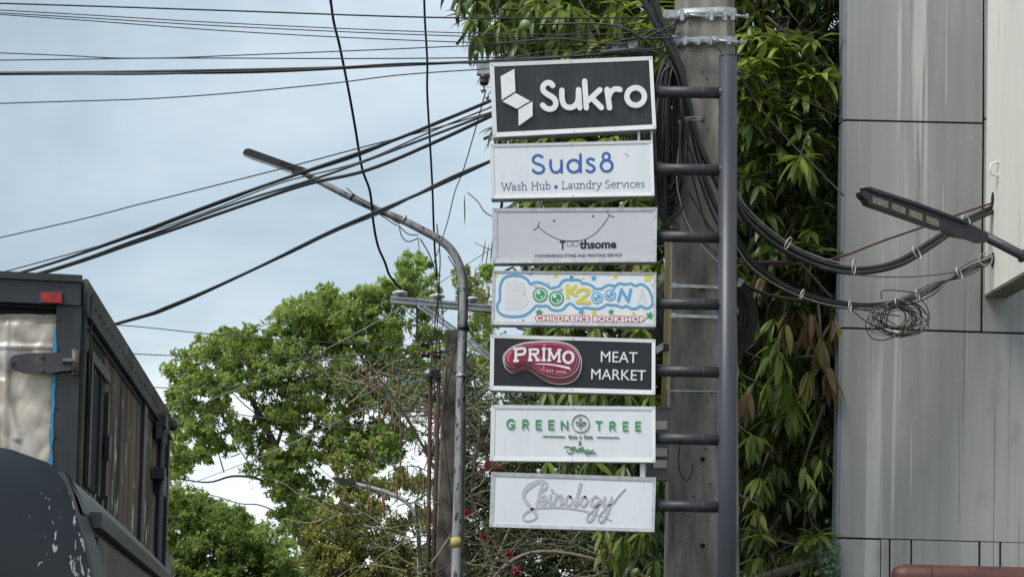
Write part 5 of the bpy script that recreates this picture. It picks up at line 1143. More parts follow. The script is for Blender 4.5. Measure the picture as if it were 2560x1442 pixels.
# rear skin bulging toward the viewer
edge = [(0, 0, 0), (.016, -.035, 0), (.028, -.075, 0), (.042, -.125, 0), (.053, -.18, 0), (.060, -.25, 0), (.064, -.34, 0), (.066, -.5, 0), (.066, -.9, 0), (.05, -1.4, 0)]
V = []; Fc = []; nr = 24
lefth = [h for _, h in prof][3:]; leftc = [c for c, _ in prof][3:]
def roofh(c):
    for (c0, h0_), (c1, h1_) in zip(prof[3:], prof[4:]):
        if c1 <= c <= c0: return h0_ + (h1_ - h0_) * (c - c0) / (c1 - c0)
    return prof[-1][1]
for j, (ce, he, _) in enumerate(edge):
    t = j / (len(edge) - 1)
    for i in range(nr + 1):
        s = (i / nr) ** 1.5; cR = ce; cL = -1.46 - ce + .04; c = cR + (cL - cR) * s
        c_top = 0 + (-1.42) * s
        h = he + roofh(c_top) * max(0, 1 - (-he) / .35)
        bul = .16 * (1 - (2 * s - 1) ** 4) * min(1, (-he) / .10 + .0) ** .6 * (1 - .25 * t)
        bul = bul if j else 0
        V.append(vl(-bul, c, h))
for j in range(len(edge) - 1):
    for i in range(nr): a = j * (nr + 1) + i; Fc.append((a, a + nr + 1, a + nr + 2, a + 1))
one((V, Fc), 'rear_panel', M_vrear, vn, True)
# corner pillar strip following the rear edge
V = []; Fc = []
for (c, h, _), wd in zip(edge, (.004, .03, .05, .075, .10, .12, .13, .13, .13, .13)):
    V += [vl(-.004, c + .002, h), vl(wd * 1.6, c + .010, h - .004), vl(wd * 1.6, c - .02, h - .004), vl(.0, c - .02, h)]
for j in range(len(edge) - 1):
    for i in range(4): a = j * 4 + i; b_ = j * 4 + (i + 1) % 4; Fc.append((a, b_, b_ + 4, a + 4))
one((V, Fc), 'corner_pillar', M_vside, vn)
def vbox(a0, a1, c0, c1, h0, h1, name, mat, par=vn, dr=0.0):
    return one(prism([vl(a0, c0, h0), vl(a0, c1, h0), vl(a0, c1, h1), vl(a0, c0, h1)], VD * (a1 - a0)), name, mat, par)
vbox(.10, VLEN - .02, -.04, .040, -.084, -.070, 'gutter', M_truckk)
vbox(.10, VLEN - .02, .036, .058, -.088, -.060, 'gutter_lip', M_truckk)
vbox(.10, VLEN - .05, -.02, .036, -.102, -.084, 'gutter_seam', M_vside)
vbox(.16, VLEN - .08, -.02, .046, -.205, -.100, 'side_upper', M_vpan)
vbox(.16, VLEN - .08, -.02, .052, -1.4, -.46, 'side_lower', M_vpan)
for a0, a1 in ((.22, 1.15), (1.25, 2.2), (2.3, VLEN - .3)):
    vbox(a0, a1, -.0, .040, -.46, -.205, 'side_window', M_glassd)
    vbox(a0 - .02, a1 + .02, .03, .056, -.220, -.196, 'window_rubber', M_truckk)
vbox(.16, .24, .0, .056, -.48, -.2, 'window_pillar', M_vpan); vbox(1.15, 1.25, .0, .05, -.48, -.2, 'window_pillar', M_vpan); vbox(2.2, 2.3, .0, .05, -.48, -.2, 'window_pillar', M_vpan)
vbox(VLEN - .3, VLEN - .05, -1.4, .04, -1.4, -.05, 'front_end', M_vpan)
vbox(.1, VLEN - .1, -1.4, -.03, -1.42, -1.3, 'floor_pan', M_lampk)
vbox(.05, VLEN - .1, -1.46, -1.42, -1.4, -.06, 'far_side', M_vpan)
for a_ in (.6, VLEN - .7):
    for c_ in (-1.4, -.05):
        wc_ = vl(a_, c_, 0); wc_.z = .30
        wh = one(lathe(wc_ - VC * .1, [(0, .22), (.02, .29), (.05, .30), (.15, .30), (.18, .29), (.2, .22)], VC, 22), 'wheel', M_cable, vn, True)
        one(lathe(wc_ - VC * .105, [(0, .15), (.21, .15)], VC, 14), 'rim', M_galv, wh, True)

# ================================================================== FOLIAGE
def nrm(a): return a / np.maximum(np.linalg.norm(a, axis=-1, keepdims=True), 1e-9)
def frames(d, up):
    y = nrm(np.cross(up, d)); z = np.cross(d, y); return np.stack([d, y, z], axis=-1)      # columns
CAMV = np.array(EYE)
def Pn(px, py, Y):
    px = np.asarray(px, float); py = np.asarray(py, float); Y = np.asarray(Y, float)
    return CAMV + np.outer(Y, np.array(FW)) + np.outer(Y * (px - CX) / F, np.array(RT)) + np.outer(Y * (HZ - py) / F, np.array(UP))
def kites(pos, d, up, length, width, tint, name, mat, parent):
    """one folded four-sided leaf per entry"""
    M = frames(d, up); n = len(pos)
    base = np.array([[0, 0, 0], [.45, .5, .06], [1, 0, -.12], [.45, -.5, .06]])
    L = np.stack([length, width, length], axis=-1)[:, None, :] * base[None]
    V = pos[:, None, :] + np.einsum('nij,nkj->nki', M, L)
    Q = (np.arange(n) * 4)[:, None] + np.array([0, 1, 2, 3])[None]
    return bigmesh(name, V.reshape(-1, 3), Q, mat, parent, tint)
def far_tree(root, blobs, Y0, depth, n_sub, n_star, leaf, mat, sub_r=(16, 34), name='foliage', tint_mid=.5, ysq=.85, clump_tint=.22):
    B = np.array(blobs, float); wts = B[:, 2] ** 2; wts /= wts.sum()
    bi = rng.choice(len(B), n_sub, p=wts)
    # sub clumps spread through each blob, more of them toward its skin
    v = nrm(rng.normal(size=(n_sub, 3))); rad = rng.random(n_sub) ** .38
    sx = B[bi, 0] + v[:, 0] * rad * B[bi, 2]; sy = B[bi, 1] + v[:, 2] * rad * B[bi, 2] * ysq
    sY = Y0 + v[:, 1] * rad * B[bi, 2] * Y0 / F * 1.2 + (rng.random(n_sub) - .5) * depth
    sr = rng.uniform(*sub_r, n_sub) * Y0 / F
    C0 = Pn(sx, sy, sY); ct = rng.normal(size=n_sub) * clump_tint
    k = np.repeat(np.arange(n_sub), n_star)
    u = nrm(rng.normal(size=(len(k), 3)) + np.array([0, 0, .35])); tip = C0[k] + u * (sr[k] * rng.random(len(k)) ** .4)[:, None] * np.array([1, 1, .75])
    m_ = 6
    kk = np.repeat(np.arange(len(tip)), m_)
    dd = nrm(u[k][kk] * .7 + rng.normal(size=(len(kk), 3)) * .8 + np.array([0, 0, -.12])); up = nrm(rng.normal(size=(len(kk), 3)) * .45 + np.array([0, 0, 1.0]))
    ln = leaf * rng.uniform(.65, 1.25, len(kk)); t = np.clip(tint_mid + ct[k][kk] + rng.normal(size=len(kk)) * .12, 0, 1)
    o = kites(tip[kk], dd, up, ln, ln * .42, t, name, mat, root); o['kind'] = 'stuff'
    return C0
def limb(path, Y, w0, w1, name, mat, root, dy=0.0, sides=7):
    c = catmull(path, 5); n = len(c)
    return one(tube([P(x, y, Y + dy * i / n) for i, (x, y) in enumerate(c)], [S(w0 + (w1 - w0) * i / n, Y) / 2 for i in range(n)], sides), name, mat, root, True)
def rooted(px, Y): q = P(px, 1600, Y); return Vector((q.x, Y, 0))

# ---- the big broad tree beyond the truck
YT = 55.0
bt = empty('broad_tree', rooted(800, YT), 'large bright green leafy tree rising between the truck and the bent lamp pole', 'tree')
blobs = [(1035, 685, 58), (1000, 730, 50), (1065, 760, 48), (925, 745, 58), (880, 800, 66), (950, 830, 80), (810, 770, 66), (755, 785, 62), (820, 850, 80), (720, 850, 80), (655, 855, 50), (590, 870, 66), (520, 870, 50), (468, 925, 52), (540, 950, 74), (640, 940, 80), (740, 940, 80), (470, 1000, 52), (450, 1055, 44), (545, 1040, 42), (880, 930, 80), (1000, 900, 76), (1075, 850, 46), (1060, 930, 60),
         (840, 1020, 58), (760, 1030, 62), (690, 1040, 60), (930, 1010, 70), (1010, 1000, 60), (560, 1110, 30), (600, 1080, 36), (660, 1125, 46), (740, 1130, 60), (830, 1110, 70), (900, 1120, 80), (980, 1100, 70), (700, 1210, 50), (780, 1210, 60), (760, 1290, 56), (830, 1350, 70), (820, 1270, 50), (720, 1330, 40), (1180, 730, 44), (1200, 800, 36), (1160, 690, 26), (1215, 855, 34), (1250, 900, 50), (1200, 930, 40), (455, 1140, 30), (430, 1195, 26), (505, 1080, 30), (900, 1220, 60), (1210, 680, 20), (440, 1100, 40), (425, 1170, 34), (480, 1150, 36), (520, 1120, 40), (500, 1060, 40), (455, 1225, 22), (700, 1280, 34), (690, 1170, 40), (620, 1160, 22)]
far_tree(bt, blobs, YT, 2.6, 1650, 17, .125, M_tree, sub_r=(10, 27), tint_mid=.66, clump_tint=.22)
limb([(800, 1600), (790, 1450), (765, 1350), (735, 1270), (712, 1200), (690, 1120), (650, 1040), (610, 960)], YT, 52, 8, 'trunk', M_bark, bt)
one(tube([rooted(800, YT), P(800, 1590, YT)], S(28, YT), 10), 'trunk_base', M_bark, bt)
for l, a, b_ in (([(735, 1270), (690, 1220), (640, 1195), (580, 1190), (520, 1205), (440, 1195)], 9, 3), ([(712, 1200), (760, 1120), (800, 1040), (830, 950), (870, 850)], 16, 4), ([(720, 1290), (650, 1262), (600, 1258), (540, 1240), (470, 1225)], 6, 2), ([(690, 1120), (720, 1020), (730, 930), (740, 830)], 10, 3),
                ([(560, 1180), (545, 1130), (520, 1060), (500, 990)], 7, 2), ([(765, 1350), (850, 1260), (930, 1150), (1000, 1000), (1040, 850), (1040, 720)], 16, 3), ([(650, 1040), (610, 1010), (560, 960), (510, 920)], 6, 2), ([(640, 1180), (610, 1140), (580, 1090), (545, 1050)], 6, 2), ([(730, 1000), (700, 950), (650, 900), (600, 860)], 6, 2), ([(1040, 850), (1110, 780), (1180, 720)], 6, 2)):
    limb(l, YT, a if a > 8 else 3.5, b_, 'branch', M_bark, bt, dy=random.uniform(-1, 1))
mb = MB()
for k in range(90):
    x, y, r = random.choice(blobs[:45]); a = random.uniform(0, 6.28); q0 = (x + random.uniform(-20, 20), y + random.uniform(0, 40)); q1 = (q0[0] + math.cos(a) * r * .9, q0[1] - abs(math.sin(a)) * r * .8)
    mid_ = ((q0[0] + q1[0]) / 2 + random.uniform(-12, 12), (q0[1] + q1[1]) / 2 + random.uniform(-10, 10)); Yk = YT + random.uniform(-1.5, 1.5)
    mb.add(tube([P(*p, Yk) for p in catmull([q0, mid_, q1], 3)], S(1.6, YT), 3))
o = mb.obj('twigs', M_bark, bt); o['kind'] = 'stuff'
# ---- lower dark green tree at the left
YT2 = 48.0
b2_ = empty('round_tree', rooted(520, YT2), 'lower darker green tree beside the truck, under the limbs of the big tree', 'tree')
far_tree(b2_, [(440, 1245, 30), (500, 1255, 28), (440, 1280, 50), (520, 1285, 45), (600, 1300, 42), (650, 1345, 40), (700, 1400, 60), (500, 1320, 70), (570, 1340, 62), (430, 1380, 80), (520, 1410, 90), (620, 1400, 60), (680, 1430, 60), (400, 1240, 22), (480, 1265, 34), (540, 1290, 36), (360, 1400, 60), (610, 1350, 36), (470, 1500, 110), (600, 1520, 110), (740, 1450, 50), (740, 1540, 80)], YT2, 2.4, 1100, 14, .11, M_tree, sub_r=(12, 26), tint_mid=.42, clump_tint=.18)
one(tube([rooted(520, YT2), P(520, 1560, YT2), P(500, 1400, YT2)], [.25, .2, .08], 9), 'trunk', M_bark, b2_, True)
for l in ([(520, 1450), (460, 1390), (420, 1330)], [(520, 1440), (570, 1390), (610, 1360)], [(410, 1420), (460, 1405), (520, 1400), (580, 1392)]): limb(l, YT2, 6, 2, 'branch', M_bark, b2_)
# ---- olive yellow tree
YT3 = 40.0
b3 = empty('olive_tree', rooted(900, YT3), 'sparse yellowish olive tree around the small distant street lamp', 'tree')
far_tree(b3, [(850, 1160, 24), (870, 1230, 34), (830, 1290, 34), (880, 1310, 50), (930, 1280, 40), (860, 1380, 50), (940, 1370, 50), (800, 1400, 46), (900, 1440, 60), (980, 1420, 40), (830, 1460, 50), (960, 1220, 30), (1000, 1320, 34), (780, 1330, 24), (900, 1180, 24), (1010, 1400, 50), (1060, 1300, 36), (1070, 1420, 50), (1045, 1215, 30), (1000, 1200, 26)], YT3, 2.0, 640, 10, .095, M_treey, sub_r=(10, 24), tint_mid=.42)
one(tube([rooted(900, YT3), P(900, 1500, YT3), P(880, 1350, YT3)], [.16, .12, .05], 8), 'trunk', M_bark, b3, True)
for l in ([(895, 1440), (860, 1340), (850, 1240), (845, 1150)], [(890, 1400), (930, 1320), (960, 1240)], [(880, 1380), (830, 1320), (800, 1290)], [(895, 1440), (960, 1400), (1010, 1330)]): limb(l, YT3, 7, 1.5, 'branch', M_bark, b3)

# ---- shrub mass behind the dry branches
YH = 27.0
sh_ = empty('shrub', rooted(1300, YH), 'dense small leaved green bush filling the space behind the lower signs', 'shrub')
sb_ = [(1180, 1010, 60), (1230, 1080, 70), (1300, 1120, 80), (1130, 1120, 60), (1100, 1010, 40), (1150, 1220, 70), (1260, 1220, 90), (1380, 1180, 90), (1480, 1180, 90), (1590, 1200, 90), (1330, 1320, 110), (1200, 1350, 110), (1130, 1380, 60), (1470, 1340, 110), (1600, 1340, 100), (1150, 1480, 90), (1300, 1480, 120), (1450, 1480, 120), (1600, 1480, 120), (1160, 930, 36), (1330, 1000, 70), (1440, 1040, 70), (1560, 1060, 80), (1640, 1120, 60)]
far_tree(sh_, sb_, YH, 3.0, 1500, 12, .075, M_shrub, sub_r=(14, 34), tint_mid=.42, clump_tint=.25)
mb = MB()
for px in (1050, 1200, 1330, 1480, 1600):
    mb.add(tube([rooted(px, YH), P(px + 8, 1500, YH), P(px + random.uniform(-20, 20), 1250, YH)], [.05, .04, .015], 6))
o = mb.obj('stems', M_twigd, sh_); o['kind'] = 'stuff'

# ---- dry thorny branches with seed pods and a few magenta flowers
YD = 22.8
dt = empty('dry_tree', rooted(1180, 25.0), 'tangled nearly leafless tree with pale twigs and hanging reddish seed pods around the rear pole', 'tree')
main = []
rnd = random.Random(3)
def wander(x, y, ang, L, curv, n=7):
    pts = [(x, y)]
    for i in range(n):
        ang += rnd.uniform(-curv, curv); x += math.cos(ang) * L / n; y -= math.sin(ang) * L / n; pts.append((x, y))
    return pts
lim = []
for (l, a, b_) in (([(1180, 1600), (1230, 1450), (1330, 1380), (1480, 1395), (1560, 1440)], 12, 5), ([(1190, 1540), (1140, 1300), (1060, 1120), (960, 960), (900, 900)], 11, 3), ([(1200, 1500), (1290, 1290), (1400, 1100), (1480, 960)], 11, 4), ([(1180, 1560), (1080, 1420), (960, 1330), (860, 1260)], 9, 3), ([(1240, 1440), (1180, 1250), (1200, 1050), (1170, 880)], 9, 3), ([(1060, 1120), (1000, 1010), (940, 960), (890, 930)], 5, 2),
                   ([(940, 960), (1000, 985), (1060, 1010), (1110, 1040), (1180, 1075)], 6, 4), ([(1168, 1005), (1230, 960), (1300, 940), (1400, 930)], 5, 3), ([(1165, 1150), (1240, 1130), (1330, 1160)], 6, 3), ([(1300, 1380), (1420, 1360), (1540, 1440)], 7, 4), ([(1390, 1420), (1440, 1340), (1480, 1310)], 6, 4), ([(1420, 950), (1450, 1000), (1480, 1060)], 6, 4), ([(1168, 480), (1195, 505), (1212, 530), (1240, 545)], 3, 4), ([(1185, 605), (1215, 620), (1250, 628)], 2, 3)):
    Yk = 23.6 + rnd.uniform(-.8, 1.6)
    limb(l, Yk, a, b_, 'branch', M_twig if rnd.random() < .6 else M_twigd, dt, sides=6); main.append((l, Yk))
mbs = [MB(), MB()]; tips = []
for k in range(430):
    l, Yk = rnd.choice(main[:12]); c = catmull(l, 4); x, y = rnd.choice(c); x += rnd.uniform(-90, 90); y += rnd.uniform(-60, 60)
    if y < 900 and x < 1120: x = rnd.uniform(880, 1150); y = rnd.uniform(930, 1050)
    ang = rnd.choice((rnd.uniform(.1, 1.2), rnd.uniform(1.9, 3.0), rnd.uniform(-.5, .3), rnd.uniform(2.8, 3.6))); L = rnd.uniform(60, 230); w_ = wander(x, y, ang, L, .35)
    w_ = [(a, max(b, 870 + 40 * math.sin(a * .03) if a > 1130 else 900)) for a, b in w_]
    Y = Yk + rnd.uniform(-.7, 1.6); mbs[rnd.random() < .42].add(tube([P(*p, Y) for p in w_], [S(2.3 * (1 - .6 * i / 7) * rnd.uniform(.8, 1.4), Y) * .75 for i in range(8)], 4))
    tips.append((w_[-1][0], w_[-1][1], Y)); tips.append((w_[4][0], w_[4][1], Y))
for mb_, mt in zip(mbs, (M_twig, M_twigd)):
    o = mb_.obj('twigs', mt, dt); o['kind'] = 'stuff'
one(tube([rooted(1180, 25.0), P(1180, 1590, 24)], [.12, .07], 8), 'trunk', M_bark, dt)
def pod(x, y, L, lean, Y, mat=M_pod):
    w_ = rnd.uniform(1.3, 2.6)
    pts = [P(x + lean * t * L * .25, y + t * L, Y) for t in (0, .25, .5, .75, 1)]
    return one(tube(pts, [S(w_ * f, Y) for f in (.25, .9, 1, .8, .15)], 5), 'seed_pod', mat, dt, True)
for (x0, x1, y0, y1, n) in ((905, 1010, 900, 1100, 26), (930, 1110, 1000, 1250, 18), (1180, 1250, 660, 760, 9), (1170, 1230, 940, 1400, 9), (1000, 1060, 1050, 1200, 6), (900, 960, 1180, 1290, 7)):
    for k in range(n):
        x = rnd.uniform(x0, x1); y = rnd.uniform(y0, y1); pod(x, y, rnd.uniform(30, 75), rnd.uniform(-.5, .5), 23.0 + rnd.uniform(0, 1.2), M_pod if rnd.random() < .8 else M_podg)
pod(1161, 487, 76, .05, 23.2, M_podg)
for x_, y_, l_, e_ in ((1230, 600, 60, -.25), (1222, 610, 55, -.6), (1236, 560, 90, -.15), (1214, 600, 62, -.7)): pod(x_, y_, l_, e_, 23.2, M_twig)
# small leaves on the dry tree
tp = np.array(tips); n_ = len(tp); k = np.repeat(np.arange(n_), 14)
pos = Pn(tp[k, 0] + rng.normal(size=len(k)) * 20, tp[k, 1] + rng.normal(size=len(k)) * 16, tp[k, 2] + rng.normal(size=len(k)) * .05)
dd = nrm(rng.normal(size=(len(k), 3))); up = nrm(rng.normal(size=(len(k), 3)) * .5 + np.array([0, 0, 1])); ln = rng.uniform(.03, .06, len(k))
kites(pos, dd, up, ln, ln * .5, np.clip(.65 + rng.normal(size=len(k)) * .2, 0, 1), 'small_leaves', M_shrub, dt)['kind'] = 'stuff'
# flowers
for i, (fx, fy, r) in enumerate(((1215, 1165, 18), (1240, 1170, 8), (1275, 1385, 9), (1290, 1425, 9), (1168, 1283, 7), (1210, 1340, 6))):
    n_ = int(14 + r * 1.6); x = fx + rng.normal(size=n_) * r * .5; y = fy + rng.normal(size=n_) * r * .5; pos = Pn(x, y, np.full(n_, 22.9))
    dd = nrm(rng.normal(size=(n_, 3))); up = nrm(rng.normal(size=(n_, 3))); ln = rng.uniform(.025, .05, n_)
    kites(pos, dd, up, ln, ln * .9, rng.random(n_), 'flower_cluster', M_flower, dt)['kind'] = 'stuff'

# ---- mango trees: long drooping leaves in whorls
def leaf_shape(droop, fold=.035, wave=.0):
    xs = [0, .12, .35, .6, .83, 1.0]; wd = [.012, .064, .112, .106, .058, .002]; V = []
    for i, (x, w_) in enumerate(zip(xs, wd)):
        z = -droop * x * x; xx = x - droop * droop * .25 * x * x
        wv = wave * math.sin(x * 14)
        V += [(xx, w_, z + fold * w_ / .1 + wv), (xx, 0, z), (xx, -w_, z + fold * w_ / .1 - wv)]
    Q = []
    for i in range(5):
        for j in (0, 1): Q.append((i * 3 + j, (i + 1) * 3 + j, (i + 1) * 3 + j + 1, i * 3 + j + 1))
    return np.array(V), np.array(Q)
SHAPES = [leaf_shape(.10, wave=.006), leaf_shape(.28, wave=.010), leaf_shape(.5, wave=.006)]
shape_meshes = []
for V_, Q_ in SHAPES:
    me = bpy.data.meshes.new('leaf'); me.from_pydata([tuple(v) for v in V_], [], [tuple(int(i) for i in q) for q in Q_]); me.materials.append(M_mango)
    me.polygons.foreach_set('use_smooth', [True] * len(me.polygons)); shape_meshes.append(me)
LE = dict(pos=[], d=[], up=[], ln=[], t=[], px=[], py=[], sh=[])
def whorl(px, py, Y, n=11, ln=(.16, .25), droop=(-75, 20), tint=.4, tv=.08, face=0.0, axis=None):
    for i in range(n):
        az = 2 * math.pi * (i / n) + rnd.uniform(-.35, .35); el = R_(rnd.uniform(*droop))
        d = Vector((math.cos(az) * math.cos(el), math.sin(az) * math.cos(el) - face, math.sin(el))).normalized()
        c = P(px + rnd.uniform(-5, 5), py + rnd.uniform(-5, 5), Y)
        LE['pos'].append(tuple(c)); LE['d'].append(tuple(d)); LE['up'].append((rnd.uniform(-.35, .35), rnd.uniform(-.35, .35) - .25, 1))
        LE['ln'].append(rnd.uniform(*ln)); LE['t'].append(min(1, max(0, tint + rnd.uniform(-tv, tv)))); LE['px'].append(px); LE['py'].append(py); LE['sh'].append(rnd.randrange(3))
FEAT = []
def feat(*a, **k): FEAT.append(len(LE['pos'])); whorl(*a, **k)
# whorls one can pick out in the photograph
for a in ((2000, 395, 16.9, 18, (.20, .30), (-80, 30), .74), (1900, 150, 17.0, 14, (.18, .26), (-40, 50), .66), (1950, 120, 17.1, 12, (.18, .26), (-30, 40), .70), (1880, 190, 17.0, 12, (.18, .26), (-40, 40), .64), (2060, 190, 17.1, 11, (.20, .28), (-60, 30), .70), (2010, 200, 17.1, 12, (.16, .24), (-40, 40), .60),
          (1945, 880, 16.8, 16, (.22, .32), (-88, -35), .60), (1965, 940, 16.8, 14, (.24, .34), (-89, -50), .62), (1920, 960, 16.9, 12, (.22, .32), (-88, -50), .60), (1990, 1000, 16.9, 12, (.24, .32), (-88, -55), .60), (1880, 1085, 16.8, 10, (.18, .26), (-80, -20), .62), (2010, 1170, 16.8, 7, (.16, .24), (-80, -10), .76), (2055, 1150, 16.8, 3, (.16, .22), (-80, -40), .74),
          (2030, 790, 16.9, 14, (.24, .34), (-89, -60), .92), (2050, 850, 16.9, 12, (.24, .34), (-89, -60), .88), (2070, 920, 16.9, 12, (.24, .34), (-89, -60), .90), (2020, 930, 17.0, 10, (.24, .34), (-89, -65), .87), (1965, 810, 17.0, 9, (.2, .28), (-89, -55), .86), (1868, 980, 17.0, 9, (.24, .32), (-89, -60), .93),
          (2085, 800, 17.0, 9, (.2, .3), (-89, -55), .88), (1895, 1335, 16.9, 11, (.18, .26), (-60, 20), .58), (2040, 1340, 16.9, 12, (.2, .28), (-50, 30), .55), (1900, 1395, 16.9, 12, (.16, .24), (-85, 0), .5), (2000, 1385, 17.0, 12, (.16, .24), (-70, 10), .42),
          (1185, 92, 16.9, 8, (.18, .26), (-88, -20), .46), (1150, 8, 16.9, 8, (.15, .22), (-88, -20), .42), (1200, 40, 17, 10, (.18, .26), (-88, -20), .44), (1400, 22, 16.6, 11, (.22, .30), (-85, 10), .62), (1420, 10, 16.7, 10, (.22, .3), (-85, 10), .58), (1540, 35, 16.7, 11, (.18, .26), (-80, 20), .60), (1500, 110, 16.7, 12, (.18, .26), (-40, 20), .70), (1430, 120, 16.7, 10, (.18, .26), (-60, 20), .66), (1610, 70, 16.7, 12, (.16, .24), (-60, 40), .74), (1660, 110, 16.9, 10, (.16, .24), (-50, 40), .74), (1330, 30, 16.8, 10, (.2, .28), (-80, 10), .52), (1245, 60, 16.9, 12, (.2, .28), (-88, -10), .48), (1290, 120, 16.8, 11, (.2, .26), (-85, -10), .40), (1370, 345, 16.6, 10, (.18, .24), (-60, 10), .62), (1440, 350, 16.6, 12, (.18, .26), (-50, 10), .66), (1290, 352, 16.7, 8, (.16, .22), (-70, 0), .50), (1530, 345, 16.7, 10, (.16, .24), (-50, 20), .66),
          (1330, 500, 16.7, 11, (.16, .24), (-50, 20), .62), (1420, 505, 16.7, 11, (.16, .24), (-60, 20), .62), (1500, 508, 16.7, 11, (.16, .24), (-60, 20), .60), (1580, 500, 16.7, 9, (.16, .24), (-60, 20), .55), (1660, 520, 15.62, 3, (.14, .20), (-85, -60), .76), (1380, 660, 16.7, 10, (.18, .24), (-70, 10), .52), (1480, 655, 16.7, 10, (.18, .24), (-80, 0), .50), (1590, 655, 16.7, 8, (.18, .24), (-80, 0), .86), (1650, 660, 16.4, 9, (.2, .28), (-85, 10), .66), (1400, 815, 16.7, 11, (.18, .26), (-70, 0), .60), (1490, 818, 16.7, 11, (.18, .26), (-70, 0), .62), (1600, 822, 16.7, 11, (.18, .26), (-70, 0), .68),
          (1370, 975, 16.8, 10, (.18, .26), (-88, -30), .60), (1430, 972, 16.8, 12, (.18, .26), (-88, -30), .60), (1500, 975, 16.8, 12, (.18, .26), (-88, -30), .50), (1560, 978, 16.8, 12, (.18, .26), (-88, -30), .48), (1620, 985, 16.8, 12, (.18, .26), (-88, -30), .55), (1370, 1150, 16.9, 9, (.16, .22), (-88, -30), .6), (1480, 1150, 16.9, 11, (.18, .24), (-88, -30), .58), (1560, 1165, 16.9, 11, (.18, .24), (-88, -30), .5), (1600, 1330, 16.9, 12, (.18, .26), (-80, 0), .56), (1560, 1345, 16.9, 11, (.18, .24), (-88, -20), .50), (1640, 1400, 16.9, 12, (.16, .22), (-70, 10), .48), (1620, 1260, 17, 10, (.16, .22), (-70, 10), .4), (1655, 1180, 17, 8, (.16, .22), (-70, 10), .4)):
    feat(*a[:3], n=a[3], ln=a[4], droop=a[5], tint=a[6])
for _ in range(34):
    feat(rnd.uniform(1845, 2045), rnd.uniform(95, 300), rnd.uniform(17.1, 17.5), n=rnd.randint(9, 14), ln=(.17, .28), droop=(-45, 35), tint=rnd.uniform(.52, .74), face=.3)
for _ in range(16):
    feat(rnd.uniform(1300, 1680), rnd.uniform(-10, 140), rnd.uniform(16.8, 17.2), n=rnd.randint(9, 13), ln=(.16, .26), droop=(-70, 20), tint=rnd.uniform(.5, .72))
for _ in range(26):
    feat(rnd.uniform(1850, 2040), rnd.uniform(300, 760), rnd.uniform(17.15, 17.5), n=rnd.randint(9, 13), ln=(.20, .30), droop=(-60, 15), tint=rnd.uniform(.32, .5))
NF = len(LE['pos'])
# the body of the crowns, thick, its inner shade also put into the tint
def in_crown(x, y):
    if x > 1840: return x < 2500
    lo = 1150 + 30 * math.sin(y * .05)
    if y < 60: return x > lo - 10 and True
    if y < 165: return x > 1200 + (y - 60) * .3
    if y < 340: return x > 1245
    if y < 660: return x > 1262 + (y - 340) * .10
    if y < 900: return x > 1300 + (y - 660) * .10
    if y < 1180: return x > 1345 + (y - 900) * .25
    return x > 1500
nb = 0
while nb < 5600:
    x = rnd.uniform(1120, 2500); y = rnd.uniform(-1300, 1560)
    if y < -200: x = 1100 + abs(x - 1100) * 1.1 - 120
    if not in_crown(x, y): continue
    if 1670 < x < 1820 and y > 180 and rnd.random() < .8: continue
    Y = 17.3 + rnd.random() ** .9 * 3.4 if x < 2080 else rnd.uniform(17.9, 22)
    if x >= 2080 and Y < 19 and x > 2110: Y = rnd.uniform(19, 22)
    deep = (Y - 17.3) / 4.2  # deeper leaves get a darker tint that stands in for inner shade
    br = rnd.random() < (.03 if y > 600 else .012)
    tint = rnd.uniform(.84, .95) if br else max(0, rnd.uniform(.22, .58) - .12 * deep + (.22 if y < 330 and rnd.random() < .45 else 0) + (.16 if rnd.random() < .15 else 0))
    el = (-88, -15) if (y > 700 or rnd.random() < .4) else (-65, 25)
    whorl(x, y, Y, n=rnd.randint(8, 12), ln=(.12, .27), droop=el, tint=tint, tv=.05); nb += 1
for _ in range(2400):
    x = rnd.uniform(1200, 2450); y = rnd.uniform(-1000, 1560)
    if _ % 3 == 0: x = rnd.uniform(1830, 2200); y = rnd.uniform(200, 1500)
    if in_crown(x - 50, y): whorl(x, y, rnd.uniform(21.0, 23.5), n=10, ln=(.24, .36), droop=(-88, 20), tint=rnd.uniform(.05, .2), tv=.03)  # hindmost leaves hold the crown's shade in a very dark tint
for k in LE: LE[k] = np.array(LE[k], float)
LE['d'] = nrm(LE['d']); LE['up'] = nrm(LE['up'])
mt_ = empty('mango_tree', rooted(1960, 19.5), 'big dark mango tree with long drooping leaves behind the sign stack and concrete pole', 'tree')
base_w = np.array(mt_.location)
Mx = frames(LE['d'], LE['up'])
inview = (LE['py'] > -20) & (LE['py'] < 1442) & (LE['px'] < 2100)
hid = ((LE['px'] > 1235) & (LE['px'] < 1630) & (((LE['py'] > 165) & (LE['py'] < 300))))
vis = inview & ~hid
score = np.where(np.arange(len(LE['ln'])) < NF, 10.0, 0) + LE['ln'] / LE['pos'][:, 1] * 20
score = np.where(vis, score + (LE['t'] > .55) * 2, -1); order = np.argsort(-score)
big = order[:300]; rest = order[300:]
for i in big:
    o = bpy.data.objects.new('leaf', shape_meshes[int(LE['sh'][i])]); COL.objects.link(o); o.parent = mt_
    m4 = Matrix.Identity(4)
    for a in range(3):
        for b in range(3): m4[a][b] = float(Mx[i][a][b] * LE['ln'][i])
        m4[a][3] = float(LE['pos'][i][a] - base_w[a])
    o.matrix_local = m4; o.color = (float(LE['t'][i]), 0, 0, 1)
Vs = []; Qs = []; Ts = []; off = 0
